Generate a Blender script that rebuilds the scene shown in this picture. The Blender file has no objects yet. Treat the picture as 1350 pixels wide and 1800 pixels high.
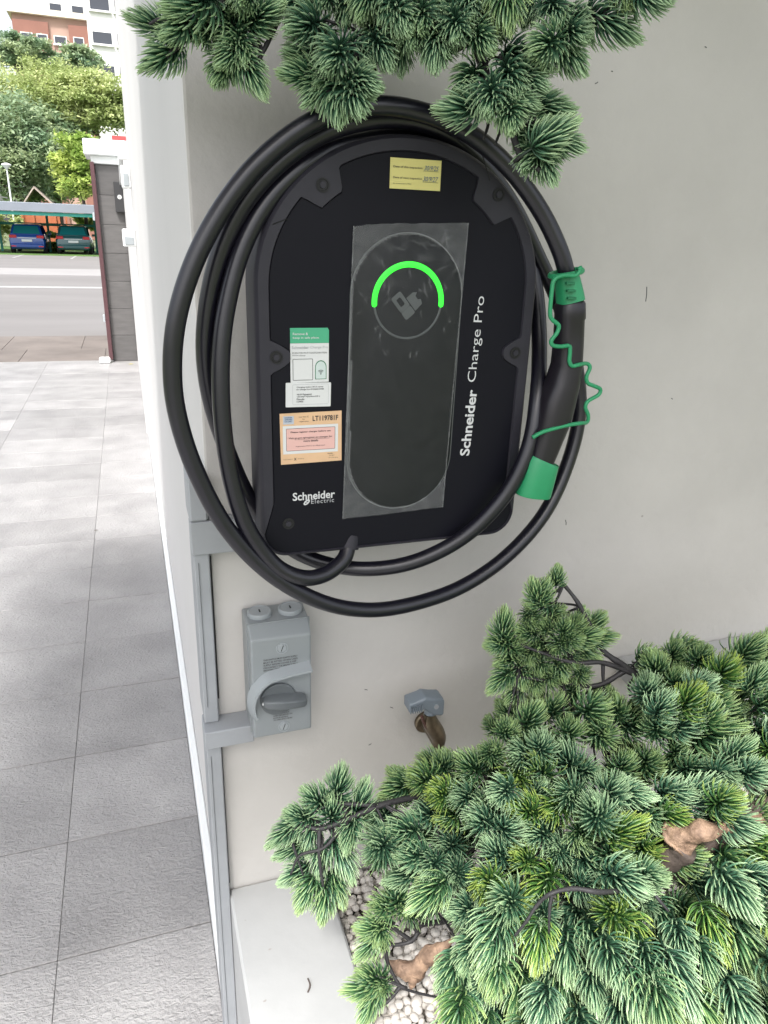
import bpy, math, random
from mathutils import Vector, Matrix, noise
rnd = random.Random(7)
sc = bpy.context.scene
col = sc.collection
PI = math.pi

# ---------------------------------------------------------------- camera, world, sun, exposure
# camera stands at the origin; X runs along the charger wall, Y down the driveway, Z up
Ry = Vector((-461, -500, 1273)).normalized()
Rd = Vector((-115, 3350, 1273)); Rd = (Rd - Ry * Rd.dot(Ry)).normalized()
Rx = Rd.cross(Ry)
if Rx.x < 0: Rx = -Rx
Rz = -Rd
FPX = 1273.0
right = Vector((Rx.x, Ry.x, Rz.x)); down = Vector((Rx.y, Ry.y, Rz.y)); fwd = Vector((Rx.z, Ry.z, Rz.z))
cam = bpy.data.cameras.new('camera'); camo = bpy.data.objects.new('camera', cam); col.objects.link(camo)
camo.matrix_world = Matrix(((right.x, -down.x, -fwd.x, 0), (right.y, -down.y, -fwd.y, 0), (right.z, -down.z, -fwd.z, 0), (0, 0, 0, 1)))
cam.sensor_fit = 'VERTICAL'; cam.sensor_height = 36; cam.lens = FPX / 1800 * 36
cam.clip_start = .02; cam.clip_end = 600
sc.camera = camo

world = bpy.data.worlds.new('World'); sc.world = world; world.use_nodes = True
wn = world.node_tree; wn.nodes.clear()
SUN_EL, SUN_AZ = math.radians(55), math.radians(208)   # azimuth clockwise from +Y
sky = wn.nodes.new('ShaderNodeTexSky'); sky.sky_type = 'NISHITA'; sky.sun_disc = False
sky.sun_elevation = SUN_EL; sky.sun_rotation = SUN_AZ; sky.air_density = 1.0; sky.dust_density = 4.0; sky.ozone_density = .6
bg = wn.nodes.new('ShaderNodeBackground'); bg.inputs['Strength'].default_value = .15
wo = wn.nodes.new('ShaderNodeOutputWorld')
hs = wn.nodes.new('ShaderNodeHueSaturation'); hs.inputs['Saturation'].default_value = .35
wn.links.new(sky.outputs[0], hs.inputs['Color']); wn.links.new(hs.outputs[0], bg.inputs[0]); wn.links.new(bg.outputs[0], wo.inputs[0])
sun = bpy.data.lights.new('sun', 'SUN'); sun.energy = 2.1; sun.angle = math.radians(7); sun.color = (1, .98, .95)
suno = bpy.data.objects.new('sun', sun); col.objects.link(suno)
sdir = Vector((math.sin(SUN_AZ) * math.cos(SUN_EL), math.cos(SUN_AZ) * math.cos(SUN_EL), math.sin(SUN_EL)))
suno.rotation_euler = sdir.to_track_quat('Z', 'Y').to_euler()
sc.view_settings.view_transform = 'Standard'; sc.view_settings.look = 'None'
sc.view_settings.gamma = 1; sc.view_settings.exposure = 1.2; sc.view_settings.use_curve_mapping = False

# ---------------------------------------------------------------- helpers
def ray(x, y): return (right * (x - 675) + down * (y - 900) + fwd * FPX)
def onY(x, y, d): r = ray(x, y); return r * (d / r.y)
def onZ(x, y, d): r = ray(x, y); return r * (d / r.z)
def at(x, y, c): return ray(x, y) * (c / FPX)          # c metres in front of the camera

def tag(o, label=None, cat=None, group=None, kind=None):
    if label: o['label'] = label
    if cat: o['category'] = cat
    if group: o['group'] = group
    if kind: o['kind'] = kind
    return o
def empty(name, loc=(0, 0, 0), **k):
    o = bpy.data.objects.new(name, None); o.location = loc; o.empty_display_size = .05
    col.objects.link(o); return tag(o, **k)

class MB:
    def __init__(s): s.v = []; s.f = []; s.m = []; s.a = []
    def add(s, vs, fs, mi=0):
        n = len(s.v); s.v += [tuple(v) for v in vs]; s.f += [tuple(i + n for i in f) for f in fs]; s.m += [mi] * len(fs); return s
    def box(s, x0, x1, y0, y1, z0, z1, b=0, mi=0):
        if b <= 0:
            vs = [(x, y, z) for x in (x0, x1) for y in (y0, y1) for z in (z0, z1)]
            return s.add(vs, [(0, 1, 3, 2), (4, 6, 7, 5), (0, 4, 5, 1), (2, 3, 7, 6), (0, 2, 6, 4), (1, 5, 7, 3)], mi)
        # chamfered box
        vs = []; 
        for X, sx in ((x0, 1), (x1, -1)):
            for Yy, sy in ((y0, 1), (y1, -1)):
                for Z, sz in ((z0, 1), (z1, -1)):
                    vs += [(X, Yy + sy * b, Z + sz * b), (X + sx * b, Yy, Z + sz * b), (X + sx * b, Yy + sy * b, Z)]
        I = lambda i, j, k, a: ((i * 2 + j) * 2 + k) * 3 + a
        fs = []
        for i in (0, 1):
            q = [I(i, 0, 0, 0), I(i, 0, 1, 0), I(i, 1, 1, 0), I(i, 1, 0, 0)]; fs.append(q if i == 0 else q[::-1])
            q = [I(0, i, 0, 1), I(1, i, 0, 1), I(1, i, 1, 1), I(0, i, 1, 1)]; fs.append(q if i == 0 else q[::-1])
            q = [I(0, 0, i, 2), I(0, 1, i, 2), I(1, 1, i, 2), I(1, 0, i, 2)]; fs.append(q if i == 0 else q[::-1])
        for i in (0, 1):
            for j in (0, 1):
                fs.append([I(i, j, 0, 0), I(i, j, 0, 1), I(i, j, 1, 1), I(i, j, 1, 0)])
                fs.append([I(i, 0, j, 0), I(i, 0, j, 2), I(i, 1, j, 2), I(i, 1, j, 0)])
                fs.append([I(0, i, j, 1), I(0, i, j, 2), I(1, i, j, 2), I(1, i, j, 1)])
                for k in (0, 1): fs.append([I(i, j, k, 0), I(i, j, k, 1), I(i, j, k, 2)])
        return s.add(vs, fs, mi)
    def loft(s, rings, cap=True, mi=0, closed=True):
        n = len(rings[0]); vs = [p for r in rings for p in r]; fs = []
        for i in range(len(rings) - 1):
            for j in range(n if closed else n - 1):
                k = (j + 1) % n; fs.append((i * n + j, i * n + k, (i + 1) * n + k, (i + 1) * n + j))
        if cap: fs.append(tuple(range(n))[::-1]); fs.append(tuple(range((len(rings) - 1) * n, len(rings) * n)))
        return s.add(vs, fs, mi)
    def cyl(s, c, ax, r, h, n=24, b=0, mi=0):     # c = base centre, ax = axis
        ax = Vector(ax).normalized(); u = ax.orthogonal().normalized(); w = ax.cross(u); c = Vector(c)
        prof = [(r, 0), (r, h - b), (r - b, h)] if b else [(r, 0), (r, h)]
        return s.loft([[c + ax * hh + (u * math.cos(2 * PI * i / n) + w * math.sin(2 * PI * i / n)) * rr for i in range(n)] for rr, hh in prof], mi=mi)
    def tube(s, pts, rad, n=10, cap=True, mi=0, flat=None):
        pts = [Vector(p) for p in pts]; rings = []; u = None
        for i, p in enumerate(pts):
            t = (pts[min(i + 1, len(pts) - 1)] - pts[max(i - 1, 0)]).normalized()
            u = t.orthogonal().normalized() if u is None else (u - t * u.dot(t)).normalized()
            w = t.cross(u); r = rad(i / (len(pts) - 1)) if callable(rad) else rad
            rings.append([p + (u * math.cos(2 * PI * k / n) + w * math.sin(2 * PI * k / n)) * r for k in range(n)])
        return s.loft(rings, cap, mi)
    def build(s, name, mat, parent=None, smooth=False, fix=True, bevel=0, **k):
        me = bpy.data.meshes.new(name); me.from_pydata(s.v, [], s.f)
        for m in (mat if isinstance(mat, (list, tuple)) else [mat]): me.materials.append(m)
        if any(s.m): me.polygons.foreach_set('material_index', s.m)
        if fix:
            import bmesh
            bm = bmesh.new(); bm.from_mesh(me); bmesh.ops.recalc_face_normals(bm, faces=bm.faces); bm.to_mesh(me); bm.free()
        if smooth:
            me.polygons.foreach_set('use_smooth', [True] * len(me.polygons))
            if smooth != 'all': me.set_sharp_from_angle(angle=math.radians(38))
        o = bpy.data.objects.new(name, me); col.objects.link(o)
        if parent: o.parent = parent; o.matrix_parent_inverse = Matrix.Translation(parent.location).inverted() if parent.type == 'EMPTY' else (parent.matrix_parent_inverse.copy() if False else Matrix())
        if parent and parent.type != 'EMPTY': o.matrix_parent_inverse = Matrix()
        if bevel:
            md = o.modifiers.new('bevel', 'BEVEL'); md.width = bevel; md.segments = 2; md.limit_method = 'ANGLE'; md.angle_limit = math.radians(35)
        return tag(o, **k)

def spline(P, sub=8, closed=False):
    P = [Vector(p) for p in P]; out = []; n = len(P)
    for i in range(n - 1):
        a = P[i - 1] if i else P[0] * 2 - P[1]; b, c = P[i], P[i + 1]; d = P[i + 2] if i + 2 < n else c * 2 - b
        for k in range(sub):
            t = k / sub
            out.append(.5 * ((2 * b) + (c - a) * t + (2 * a - 5 * b + 4 * c - d) * t * t + (3 * b - a - 3 * c + d) * t ** 3))
    out.append(P[-1]); return out

# ---- materials
def mat(name, c=(.5, .5, .5), rough=.5, var=0., scale=20., bump=0., bscale=200., metal=0., spec=.5, emit=None, estr=0, c2=None, detail=6, coords='Object', bdist=.002, stretch=None, rand=0., coat=0., speck=None):
    m = bpy.data.materials.new(name); m.use_nodes = True; nt = m.node_tree; N = nt.nodes; L = nt.links
    b = N['Principled BSDF']; b.inputs['Roughness'].default_value = rough; b.inputs['Metallic'].default_value = metal
    b.inputs['Specular IOR Level'].default_value = spec; b.inputs['Base Color'].default_value = (*c, 1)
    b.inputs['Coat Weight'].default_value = coat
    if emit: b.inputs['Emission Color'].default_value = (*emit, 1); b.inputs['Emission Strength'].default_value = estr
    tc = N.new('ShaderNodeTexCoord'); src = tc.outputs[coords]
    if coords == 'World': pass
    if stretch:
        mp = N.new('ShaderNodeMapping'); mp.inputs['Scale'].default_value = stretch; L.new(src, mp.inputs[0]); src = mp.outputs[0]
    out = None
    if var or c2:
        n = N.new('ShaderNodeTexNoise'); n.inputs['Scale'].default_value = scale; n.inputs['Detail'].default_value = detail; n.inputs['Roughness'].default_value = .6
        L.new(src, n.inputs['Vector'])
        r = N.new('ShaderNodeValToRGB'); r.color_ramp.elements[0].position = .32; r.color_ramp.elements[1].position = .68
        d = c2 if c2 else tuple(x * (1 - var) for x in c)
        r.color_ramp.elements[0].color = (*d, 1); r.color_ramp.elements[1].color = (*c, 1)
        L.new(n.outputs[0], r.inputs[0]); out = r.outputs[0]
    if rand:
        oi = N.new('ShaderNodeObjectInfo'); mr = N.new('ShaderNodeMapRange'); mr.inputs[3].default_value = 1 - rand; mr.inputs[4].default_value = 1 + rand
        L.new(oi.outputs['Random'], mr.inputs[0])
        mx = N.new('ShaderNodeVectorMath'); mx.operation = 'SCALE'; L.new(mr.outputs[0], mx.inputs['Scale'])
        if out: L.new(out, mx.inputs[0])
        else: mx.inputs[0].default_value = c
        out = mx.outputs[0]
    if speck:
        v = N.new('ShaderNodeTexNoise'); v.inputs['Scale'].default_value = speck[0]; v.inputs['Detail'].default_value = 2; L.new(src, v.inputs['Vector'])
        rr = N.new('ShaderNodeValToRGB'); rr.color_ramp.elements[0].position = speck[1]; rr.color_ramp.elements[1].position = speck[1] + .03
        L.new(v.outputs[0], rr.inputs[0])
        mi = N.new('ShaderNodeMix'); mi.data_type = 'RGBA'; L.new(rr.outputs[0], mi.inputs[0])
        if out: L.new(out, mi.inputs[6])
        else: mi.inputs[6].default_value = (*c, 1)
        mi.inputs[7].default_value = (*speck[2], 1); out = mi.outputs[2]
    if out: L.new(out, b.inputs['Base Color'])
    if bump:
        n = N.new('ShaderNodeTexNoise'); n.inputs['Scale'].default_value = bscale; n.inputs['Detail'].default_value = 5; L.new(src, n.inputs['Vector'])
        bp = N.new('ShaderNodeBump'); bp.inputs['Strength'].default_value = bump; bp.inputs['Distance'].default_value = bdist
        L.new(n.outputs[0], bp.inputs['Height']); L.new(bp.outputs[0], b.inputs['Normal'])
    return m

M = {}
M['wall'] = mat('painted_plaster', (.52, .503, .482), .75, var=.12, scale=3.2, bump=.5, bscale=55, bdist=.003, speck=(38, .78, (.33, .31, .29)))
M['sidewall'] = mat('side_wall_plaster_lit', (.60, .59, .58), .7, var=.06, scale=1.5, bump=.25, bscale=14, bdist=.004)  # same plaster, lightened to put the open driveway light into its colour
M['white'] = mat('white_gloss_paint', (.8, .82, .82), .4, var=.05, scale=4)
M['ledge'] = mat('ledge_paint', (.42, .425, .425), .6, var=.14, scale=6, bump=.3, bscale=30, bdist=.003, speck=(45, .74, (.3, .28, .26)))
M['trunking'] = mat('grey_trunking', (.31, .325, .345), .5, var=.12, scale=14, bump=.15, bscale=60)
M['grey'] = mat('switch_grey', (.235, .255, .265), .42, var=.05, scale=20, bump=.08, bscale=350, bdist=.0006)
M['greyd'] = mat('switch_grey_dark', (.11, .122, .13), .4)
M['greyl'] = mat('switch_grey_light', (.29, .315, .33), .4, var=.04)
M['ink'] = mat('black_ink', (.03, .03, .032), .6)
M['face'] = mat('charger_face', (.0035, .0035, .0075), .55, spec=.2, bump=.12, bscale=900, bdist=.0004)
M['rim'] = mat('charger_rim', (.026, .025, .034), .55, spec=.35, bump=.2, bscale=700, bdist=.0004, var=.15, scale=30)
M['panel'] = mat('touch_panel', (.008, .0095, .0105), .42, spec=.22, var=.3, scale=12)
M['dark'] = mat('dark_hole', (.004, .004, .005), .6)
M['cable'] = mat('cable_rubber', (.0075, .007, .0135), .31, spec=.6, bump=.1, bscale=90, bdist=.001, var=.3, scale=30)
M['conn'] = mat('connector_plastic', (.013, .011, .016), .33, bump=.08, bscale=500, bdist=.0003)
M['green'] = mat('green_plastic', (.022, .27, .115), .42, var=.1, scale=50)
M['greend'] = mat('green_plastic_dark', (.012, .15, .065), .5)
M['led'] = mat('green_led', (.005, .3, .01), .4, emit=(.025, 1, .03), estr=.9)
M['ring'] = mat('ring_grey', (.07, .078, .08), .5)
M['print'] = mat('white_print', (.55, .56, .57), .6)
M['printb'] = mat('grey_print', (.36, .37, .39), .6)
M['yellow'] = mat('yellow_paper', (.66, .60, .22), .6, var=.05)
M['orange'] = mat('peach_paper', (.68, .45, .27), .6, var=.1, scale=40)
M['pink'] = mat('pink_paper', (.68, .42, .38), .6)
M['paper'] = mat('white_paper', (.62, .63, .63), .55)
M['paperb'] = mat('pale_paper', (.52, .60, .58), .55)
M['lblue'] = mat('blue_patch', (.42, .46, .52), .55)
M['lgreen'] = mat('label_green', (.06, .36, .20), .5)
M['blueink'] = mat('blue_ink', (.04, .09, .2), .6)
M['brass'] = mat('aged_brass', (.20, .16, .11), .38, metal=.8, var=.35, scale=80)
M['rust'] = mat('rust_red', (.10, .045, .035), .6, var=.3, scale=90)
M['tap'] = mat('tap_lever', (.16, .19, .22), .45)
M['bark'] = mat('branch_bark', (.035, .033, .036), .6, var=.4, scale=60, bump=.5, bscale=160, bdist=.002)
M['barkl'] = mat('trunk_bark', (.13, .10, .085), .7, var=.6, scale=25, bump=.6, bscale=90, bdist=.004)
M['wood'] = mat('bare_tan_wood', (.40, .265, .18), .7, c2=(.13, .08, .055), scale=60, bump=.9, bscale=130, bdist=.004)
M['pebble'] = mat('pebble', (.70, .655, .60), .6, var=.3, scale=60, rand=.22, bump=.15, bscale=150)
M['soil'] = mat('soil', (.09, .075, .06), .95, var=.5, scale=60, bump=1, bscale=120)
M['pillar'] = mat('dark_stone_tile', (.115, .11, .108), .5, var=.25, scale=5, bump=.3, bscale=30, rand=.10, stretch=(1, 1, 5))
M['grout'] = mat('grout', (.29, .285, .283), .9, var=.15, scale=20)
M['maroon'] = mat('maroon_gate', (.085, .035, .04), .5, var=.2)
M['conc'] = mat('kerb_concrete', (.19, .165, .148), .9, var=.35, scale=1.8, bump=.3, bscale=30, rand=.05)
M['road'] = mat('road_asphalt', (.20, .19, .185), .9, var=.18, scale=.6, bump=.4, bscale=60, stretch=(.3, 1, 1))
M['line'] = mat('road_paint', (.36, .36, .35), .7, var=.1, scale=3)
M['ground'] = mat('far_ground', (.16, .19, .10), .95, var=.3, scale=.5)
M['lawn'] = mat('lawn', (.10, .20, .04), .95, var=.4, scale=3)
M['cream'] = mat('cream_render', (.72, .66, .55), .8, var=.06, scale=.3)
M['brick'] = mat('orange_brick_wall', (.27, .13, .10), .85, var=.15, scale=.5)
M['bpink'] = mat('pale_brick', (.42, .28, .23), .85, var=.1, scale=.5)
M['bwhite'] = mat('tower_white', (.78, .78, .77), .8, var=.04, scale=.3)
M['glass'] = mat('window_glass', (.05, .055, .07), .15)
M['roofg'] = mat('carport_roof', (.20, .225, .26), .6, var=.1, scale=.8)
M['gpost'] = mat('green_post', (.03, .30, .24), .5)
M['owall'] = mat('orange_wall', (.50, .16, .07), .8, var=.25, scale=2)
M['tile_roof'] = mat('pavilion_roof', (.45, .38, .33), .8, var=.2, scale=2)
M['darkwood'] = mat('pavilion_frame', (.06, .05, .045), .8)
M['carblue'] = mat('blue_car_paint', (.005, .05, .26), .25, coat=.5)
M['cardark'] = mat('dark_car_paint', (.01, .07, .085), .2, coat=.5)
M['carglass'] = mat('car_glass', (.01, .16, .19), .08)
M['tyre'] = mat('tyre', (.012, .012, .012), .8)
M['tail'] = mat('tail_light', (.45, .02, .03), .2)
M['chrome'] = mat('car_trim', (.5, .55, .58), .3, metal=.5)
M['redroof'] = mat('red_roof', (.45, .07, .07), .7)
M['btrunk'] = mat('tree_bark', (.11, .085, .07), .9, var=.3, scale=2)
M['yleaf'] = mat('fallen_yellow_leaf', (.62, .55, .05), .6)
M['bleaf'] = mat('fallen_brown_leaf', (.10, .075, .055), .7)

def tile_material():
    m = bpy.data.materials.new('slate_textured_tile'); m.use_nodes = True; nt = m.node_tree; N = nt.nodes; L = nt.links
    b = N['Principled BSDF']; b.inputs['Roughness'].default_value = .42
    g = N.new('ShaderNodeNewGeometry'); oi = N.new('ShaderNodeObjectInfo')
    n = N.new('ShaderNodeTexNoise'); n.inputs['Scale'].default_value = 5; n.inputs['Detail'].default_value = 8; L.new(g.outputs['Position'], n.inputs['Vector'])
    r = N.new('ShaderNodeValToRGB'); r.color_ramp.elements[0].position = .3; r.color_ramp.elements[1].position = .7
    r.color_ramp.elements[0].color = (.25, .243, .242, 1); r.color_ramp.elements[1].color = (.345, .336, .333, 1)
    L.new(n.outputs[0], r.inputs[0])
    mr = N.new('ShaderNodeMapRange'); mr.inputs[3].default_value = .86; mr.inputs[4].default_value = 1.10; L.new(oi.outputs['Random'], mr.inputs[0])
    vm = N.new('ShaderNodeVectorMath'); vm.operation = 'SCALE'; L.new(r.outputs[0], vm.inputs[0]); L.new(mr.outputs[0], vm.inputs['Scale'])
    L.new(vm.outputs[0], b.inputs['Base Color'])
    # slate relief: ridged distorted noise in two sizes
    mp = N.new('ShaderNodeMapping'); mp.inputs['Scale'].default_value = (1, 1.5, 1); L.new(g.outputs['Position'], mp.inputs[0])
    a = N.new('ShaderNodeTexNoise'); a.inputs['Scale'].default_value = 58; a.inputs['Detail'].default_value = 4; a.inputs['Distortion'].default_value = .9; L.new(mp.outputs[0], a.inputs['Vector'])
    c = N.new('ShaderNodeTexNoise'); c.inputs['Scale'].default_value = 170; c.inputs['Detail'].default_value = 3; L.new(mp.outputs[0], c.inputs['Vector'])
    ad = N.new('ShaderNodeMath'); ad.operation = 'MULTIPLY_ADD'; L.new(c.outputs[0], ad.inputs[0]); ad.inputs[1].default_value = .45; L.new(a.outputs[0], ad.inputs[2])
    bp = N.new('ShaderNodeBump'); bp.inputs['Strength'].default_value = .9; bp.inputs['Distance'].default_value = .0075
    L.new(ad.outputs[0], bp.inputs['Height']); L.new(bp.outputs[0], b.inputs['Normal'])
    return m
M['tile'] = tile_material()

def needle_material():
    m = bpy.data.materials.new('pine_needle_plastic'); m.use_nodes = True; nt = m.node_tree; N = nt.nodes; L = nt.links
    b = N['Principled BSDF']; b.inputs['Roughness'].default_value = .33; b.inputs['Specular IOR Level'].default_value = .6
    at_ = N.new('ShaderNodeAttribute'); at_.attribute_name = 'needle'
    sp = N.new('ShaderNodeSeparateColor'); L.new(at_.outputs['Color'], sp.inputs[0])
    oc = N.new('ShaderNodeAttribute'); oc.attribute_type = 'OBJECT'; oc.attribute_name = 'tint'
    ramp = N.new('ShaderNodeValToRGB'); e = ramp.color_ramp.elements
    e[0].position = 0; e[0].color = (.005, .02, .011, 1); e[1].position = 1; e[1].color = (.57, .76, .45, 1)  # pale tips of the plastic, lightened further to hold highlights
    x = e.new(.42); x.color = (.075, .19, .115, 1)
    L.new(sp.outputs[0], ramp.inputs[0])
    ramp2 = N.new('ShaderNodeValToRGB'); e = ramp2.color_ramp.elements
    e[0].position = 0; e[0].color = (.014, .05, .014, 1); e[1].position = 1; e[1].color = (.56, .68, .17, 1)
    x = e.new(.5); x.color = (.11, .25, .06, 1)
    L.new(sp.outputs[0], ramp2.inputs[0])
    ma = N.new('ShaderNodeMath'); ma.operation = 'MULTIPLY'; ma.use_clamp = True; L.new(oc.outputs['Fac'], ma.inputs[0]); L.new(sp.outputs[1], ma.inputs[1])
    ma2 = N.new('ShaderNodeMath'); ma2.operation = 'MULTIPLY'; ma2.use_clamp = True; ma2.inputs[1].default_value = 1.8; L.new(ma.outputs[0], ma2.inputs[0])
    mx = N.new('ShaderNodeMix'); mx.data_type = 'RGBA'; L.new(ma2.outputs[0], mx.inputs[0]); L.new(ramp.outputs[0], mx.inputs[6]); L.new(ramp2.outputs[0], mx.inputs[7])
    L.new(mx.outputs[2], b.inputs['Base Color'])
    return m
M['needle'] = needle_material()

def leaf_material(name, a, bb, trans=.4):
    m = bpy.data.materials.new(name); m.use_nodes = True; nt = m.node_tree; N = nt.nodes; L = nt.links
    b = N['Principled BSDF']; b.inputs['Roughness'].default_value = .6
    g = N.new('ShaderNodeNewGeometry'); n = N.new('ShaderNodeTexNoise'); n.inputs['Scale'].default_value = .7; n.inputs['Detail'].default_value = 6
    L.new(g.outputs['Position'], n.inputs['Vector'])
    r = N.new('ShaderNodeValToRGB'); r.color_ramp.elements[0].position = .38; r.color_ramp.elements[1].position = .62
    r.color_ramp.elements[0].color = (*a, 1); r.color_ramp.elements[1].color = (*bb, 1); L.new(n.outputs[0], r.inputs[0])
    L.new(r.outputs[0], b.inputs['Base Color'])
    t = N.new('ShaderNodeBsdfTranslucent'); L.new(r.outputs[0], t.inputs[0])
    mx = N.new('ShaderNodeMixShader'); mx.inputs[0].default_value = trans; L.new(b.outputs[0], mx.inputs[1]); L.new(t.outputs[0], mx.inputs[2])
    L.new(mx.outputs[0], N['Material Output'].inputs[0]); return m
M['leafa'] = leaf_material('leaf_light_green', (.34, .42, .16), (.60, .66, .32))  # these leaf greens are paled so the colour carries distant haze
M['leafb'] = leaf_material('leaf_dark_green', (.22, .33, .20), (.44, .52, .30))
M['leafc'] = leaf_material('leaf_bright_green', (.30, .44, .10), (.52, .60, .18))

def tape_material():
    m = bpy.data.materials.new('clear_tape'); m.use_nodes = True; nt = m.node_tree; N = nt.nodes; L = nt.links
    b = N['Principled BSDF']; b.inputs['Base Color'].default_value = (.30, .31, .32, 1); b.inputs['Roughness'].default_value = .38
    tr = N.new('ShaderNodeBsdfTransparent'); mx = N.new('ShaderNodeMixShader')
    a = N.new('ShaderNodeAttribute'); a.attribute_name = 'lift'; sp = N.new('ShaderNodeSeparateColor'); L.new(a.outputs['Color'], sp.inputs[0])
    g = N.new('ShaderNodeTexCoord'); n = N.new('ShaderNodeTexNoise'); n.inputs['Scale'].default_value = 45; n.inputs['Detail'].default_value = 3; n.inputs['Distortion'].default_value = 1.5
    L.new(g.outputs['Object'], n.inputs['Vector'])
    mr = N.new('ShaderNodeMapRange'); mr.inputs[1].default_value = .35; mr.inputs[2].default_value = .7; mr.inputs[3].default_value = .75; mr.inputs[4].default_value = 1.2; L.new(n.outputs[0], mr.inputs[0])
    mu = N.new('ShaderNodeMath'); mu.operation = 'MULTIPLY'; mu.use_clamp = True; L.new(mr.outputs[0], mu.inputs[0]); L.new(sp.outputs[0], mu.inputs[1])
    L.new(mu.outputs[0], mx.inputs[0]); L.new(tr.outputs[0], mx.inputs[1]); L.new(b.outputs[0], mx.inputs[2]); L.new(mx.outputs[0], N['Material Output'].inputs[0])
    return m
M['tape'] = tape_material()

# ---- flat lettering: converts a text curve to a mesh laid on a plane
def text_mesh(s, bold=0., align='LEFT', space=1.0, line=1.0):
    cu = bpy.data.curves.new('t', 'FONT'); cu.body = s; cu.size = 1; cu.offset = bold; cu.align_x = align; cu.space_character = space; cu.space_line = line; cu.resolution_u = 3
    o = bpy.data.objects.new('t', cu); col.objects.link(o); dg = bpy.context.evaluated_depsgraph_get()
    me = bpy.data.meshes.new_from_object(o.evaluated_get(dg)); bpy.data.objects.remove(o); bpy.data.curves.remove(cu); return me
def text(name, s, org, w, h=None, u=(1, 0, 0), v=(0, 0, 1), m='ink', parent=None, bold=0., space=1.0, line=1.0, align='LEFT', shear=0., **k):
    """lettering in the box org, org+u*w, org+v*h, moved out 0.3 mm"""
    me = text_mesh(s, bold, align, space, line); u = Vector(u).normalized(); v = Vector(v).normalized(); org = Vector(org)
    xs = [p.co.x for p in me.vertices]; ys = [p.co.y for p in me.vertices]
    x0, x1, y0, y1 = min(xs), max(xs), min(ys), max(ys); sx = w / (x1 - x0); sy = h / (y1 - y0) if h else sx
    n = u.cross(v).normalized() * .00035
    for p in me.vertices:
        a = (p.co.x - x0) * sx; b = (p.co.y - y0) * sy
        p.co = org + u * (a + shear * b) + v * b + n
    me.name = name; me.materials.append(M[m]); o = bpy.data.objects.new(name, me); col.objects.link(o)
    if parent:
        o.parent = parent
        if parent.type == 'EMPTY': o.matrix_parent_inverse = Matrix.Translation(parent.location).inverted()
    return tag(o, **k)

# ================================================================ SETTING
H = -1.45; XS = .077; YW = .95
MB().box(-150, 150, -60, 260, -1.62, -1.56).build('ground', M['ground'], kind='structure')
drv = MB().box(-3.6, .06, -4, 9.1, -1.56, -1.4565).build('driveway', M['grout'], kind='structure')
k = 0
cols = [.058, -.26, -.92, -1.58, -2.24, -2.9]
for j in range(-1, 24):
    y0 = 1.241 + .334 * j; y1 = min(y0 + .334, 9.09)
    for i in range(5):
        x1, x0 = cols[i], cols[i + 1]
        dz = rnd.uniform(-.0006, .0006)
        MB().box(x0 + .0005, x1 - .0005, y0 + .0013, y1 - .0013, -1.4560, H + dz, .0012).build('tile', M['tile'], drv)
# kerb and drain strip between driveway and road
kerb = MB().box(-8, 8, 9.104, 11.4, -1.56, -1.475).build('kerb', M['conc'], kind='structure')
for i in range(9):
    MB().box(-4 + i * .92, -4 + i * .92 + .9175, 9.12, 10.1, -1.4745, -1.458, .005).build('kerb_slab', M['conc'], kerb)
    MB().box(-4.3 + i * .92, -4.3 + i * .92 + .9175, 10.105, 11.38, -1.4745, -1.462, .005).build('kerb_slab', M['conc'], kerb)
road = MB().box(-60, 60, 11.404, 44, -1.56, -1.50).build('road', M['road'], kind='structure')
MB().box(-60, 60, 21.0, 21.5, -1.499, -1.496).build('lane_line', M['line'], road)
MB().box(-60, 60, 26.5, 30.5, -1.499, -1.496).build('pale_strip', mat('pale_concrete', (.30, .29, .285), .9, var=.1, scale=1), road)
for i in range(6):
    MB().box(-7.6 + i * 2.55, -7.5 + i * 2.55, 40, 44, -1.499, -1.496).build('bay_line', M['line'], road)
MB().box(-60, 60, 44.004, 60, -1.56, -1.48).build('lawn', M['lawn'], kind='structure')

# building wall carrying the charger, with its long side face down the driveway
def wall_mb():
    b = MB()
    out = [(XS, YW), (3.2, YW), (3.2, YW + .2), (XS + .25, YW + .2), (XS + .25, 5.6), (XS, 5.6)]
    return b.loft([[(x, y, z) for x, y in out] for z in (H - .1, 3.0)])
w = empty('charger_wall', (1.0, YW, H), label='off white plastered house wall behind the black charger, running back down the driveway', cat='wall')
wall_mb().build('plaster', [M['wall'], M['sidewall']], w, bevel=.004)
wm = w.children[0].data
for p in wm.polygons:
    if p.normal.x < -.5: p.material_index = 1  # driveway-facing side takes the lighter colour that stands in for daylight
MB().box(.058, .0765, 1.02, 5.6, H, H + .085, .003).build('skirting', M['white'], w)
MB().box(.80, 3.19, .90, YW - .001, -.749, -.71, .003).build('rear_ledge', M['ledge'], w)
b2 = empty('boundary_wall', (.1, 7.2, H), label='lower white boundary wall between the house wall and the dark stone gate pillar', cat='wall')
MB().box(.047, .25, 5.603, 8.97, H, .42, .004).build('plaster', M['sidewall'], b2)
MB().box(.02, .27, 5.603, 8.97, .422, .50, .006).build('coping', M['white'], b2)
for (px0, py0, px1, py1, nm, lb) in ((211, 290, 232, 331, 'wall_light', 'white box light fixed high on the driveway side wall near the gate pillar'), (214, 402, 232, 434, 'socket_box', 'small white socket box on the driveway side wall below the white box light')):
    a = onY(px0, py0, 5.0); c = onY(px1, py1, 5.0)
    e = empty(nm, (XS, 5.05, c.z), label=lb, cat='wall box')
    MB().box(a.x, XS - .001, 5.0, 5.12, c.z, a.z, .006).build('housing', M['white'], e, bevel=.003)
    MB().box(a.x + .012, XS - .012, 4.992, 4.999, c.z + .012, a.z - .045, .002).build('cover', M['greyl'], e)
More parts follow.
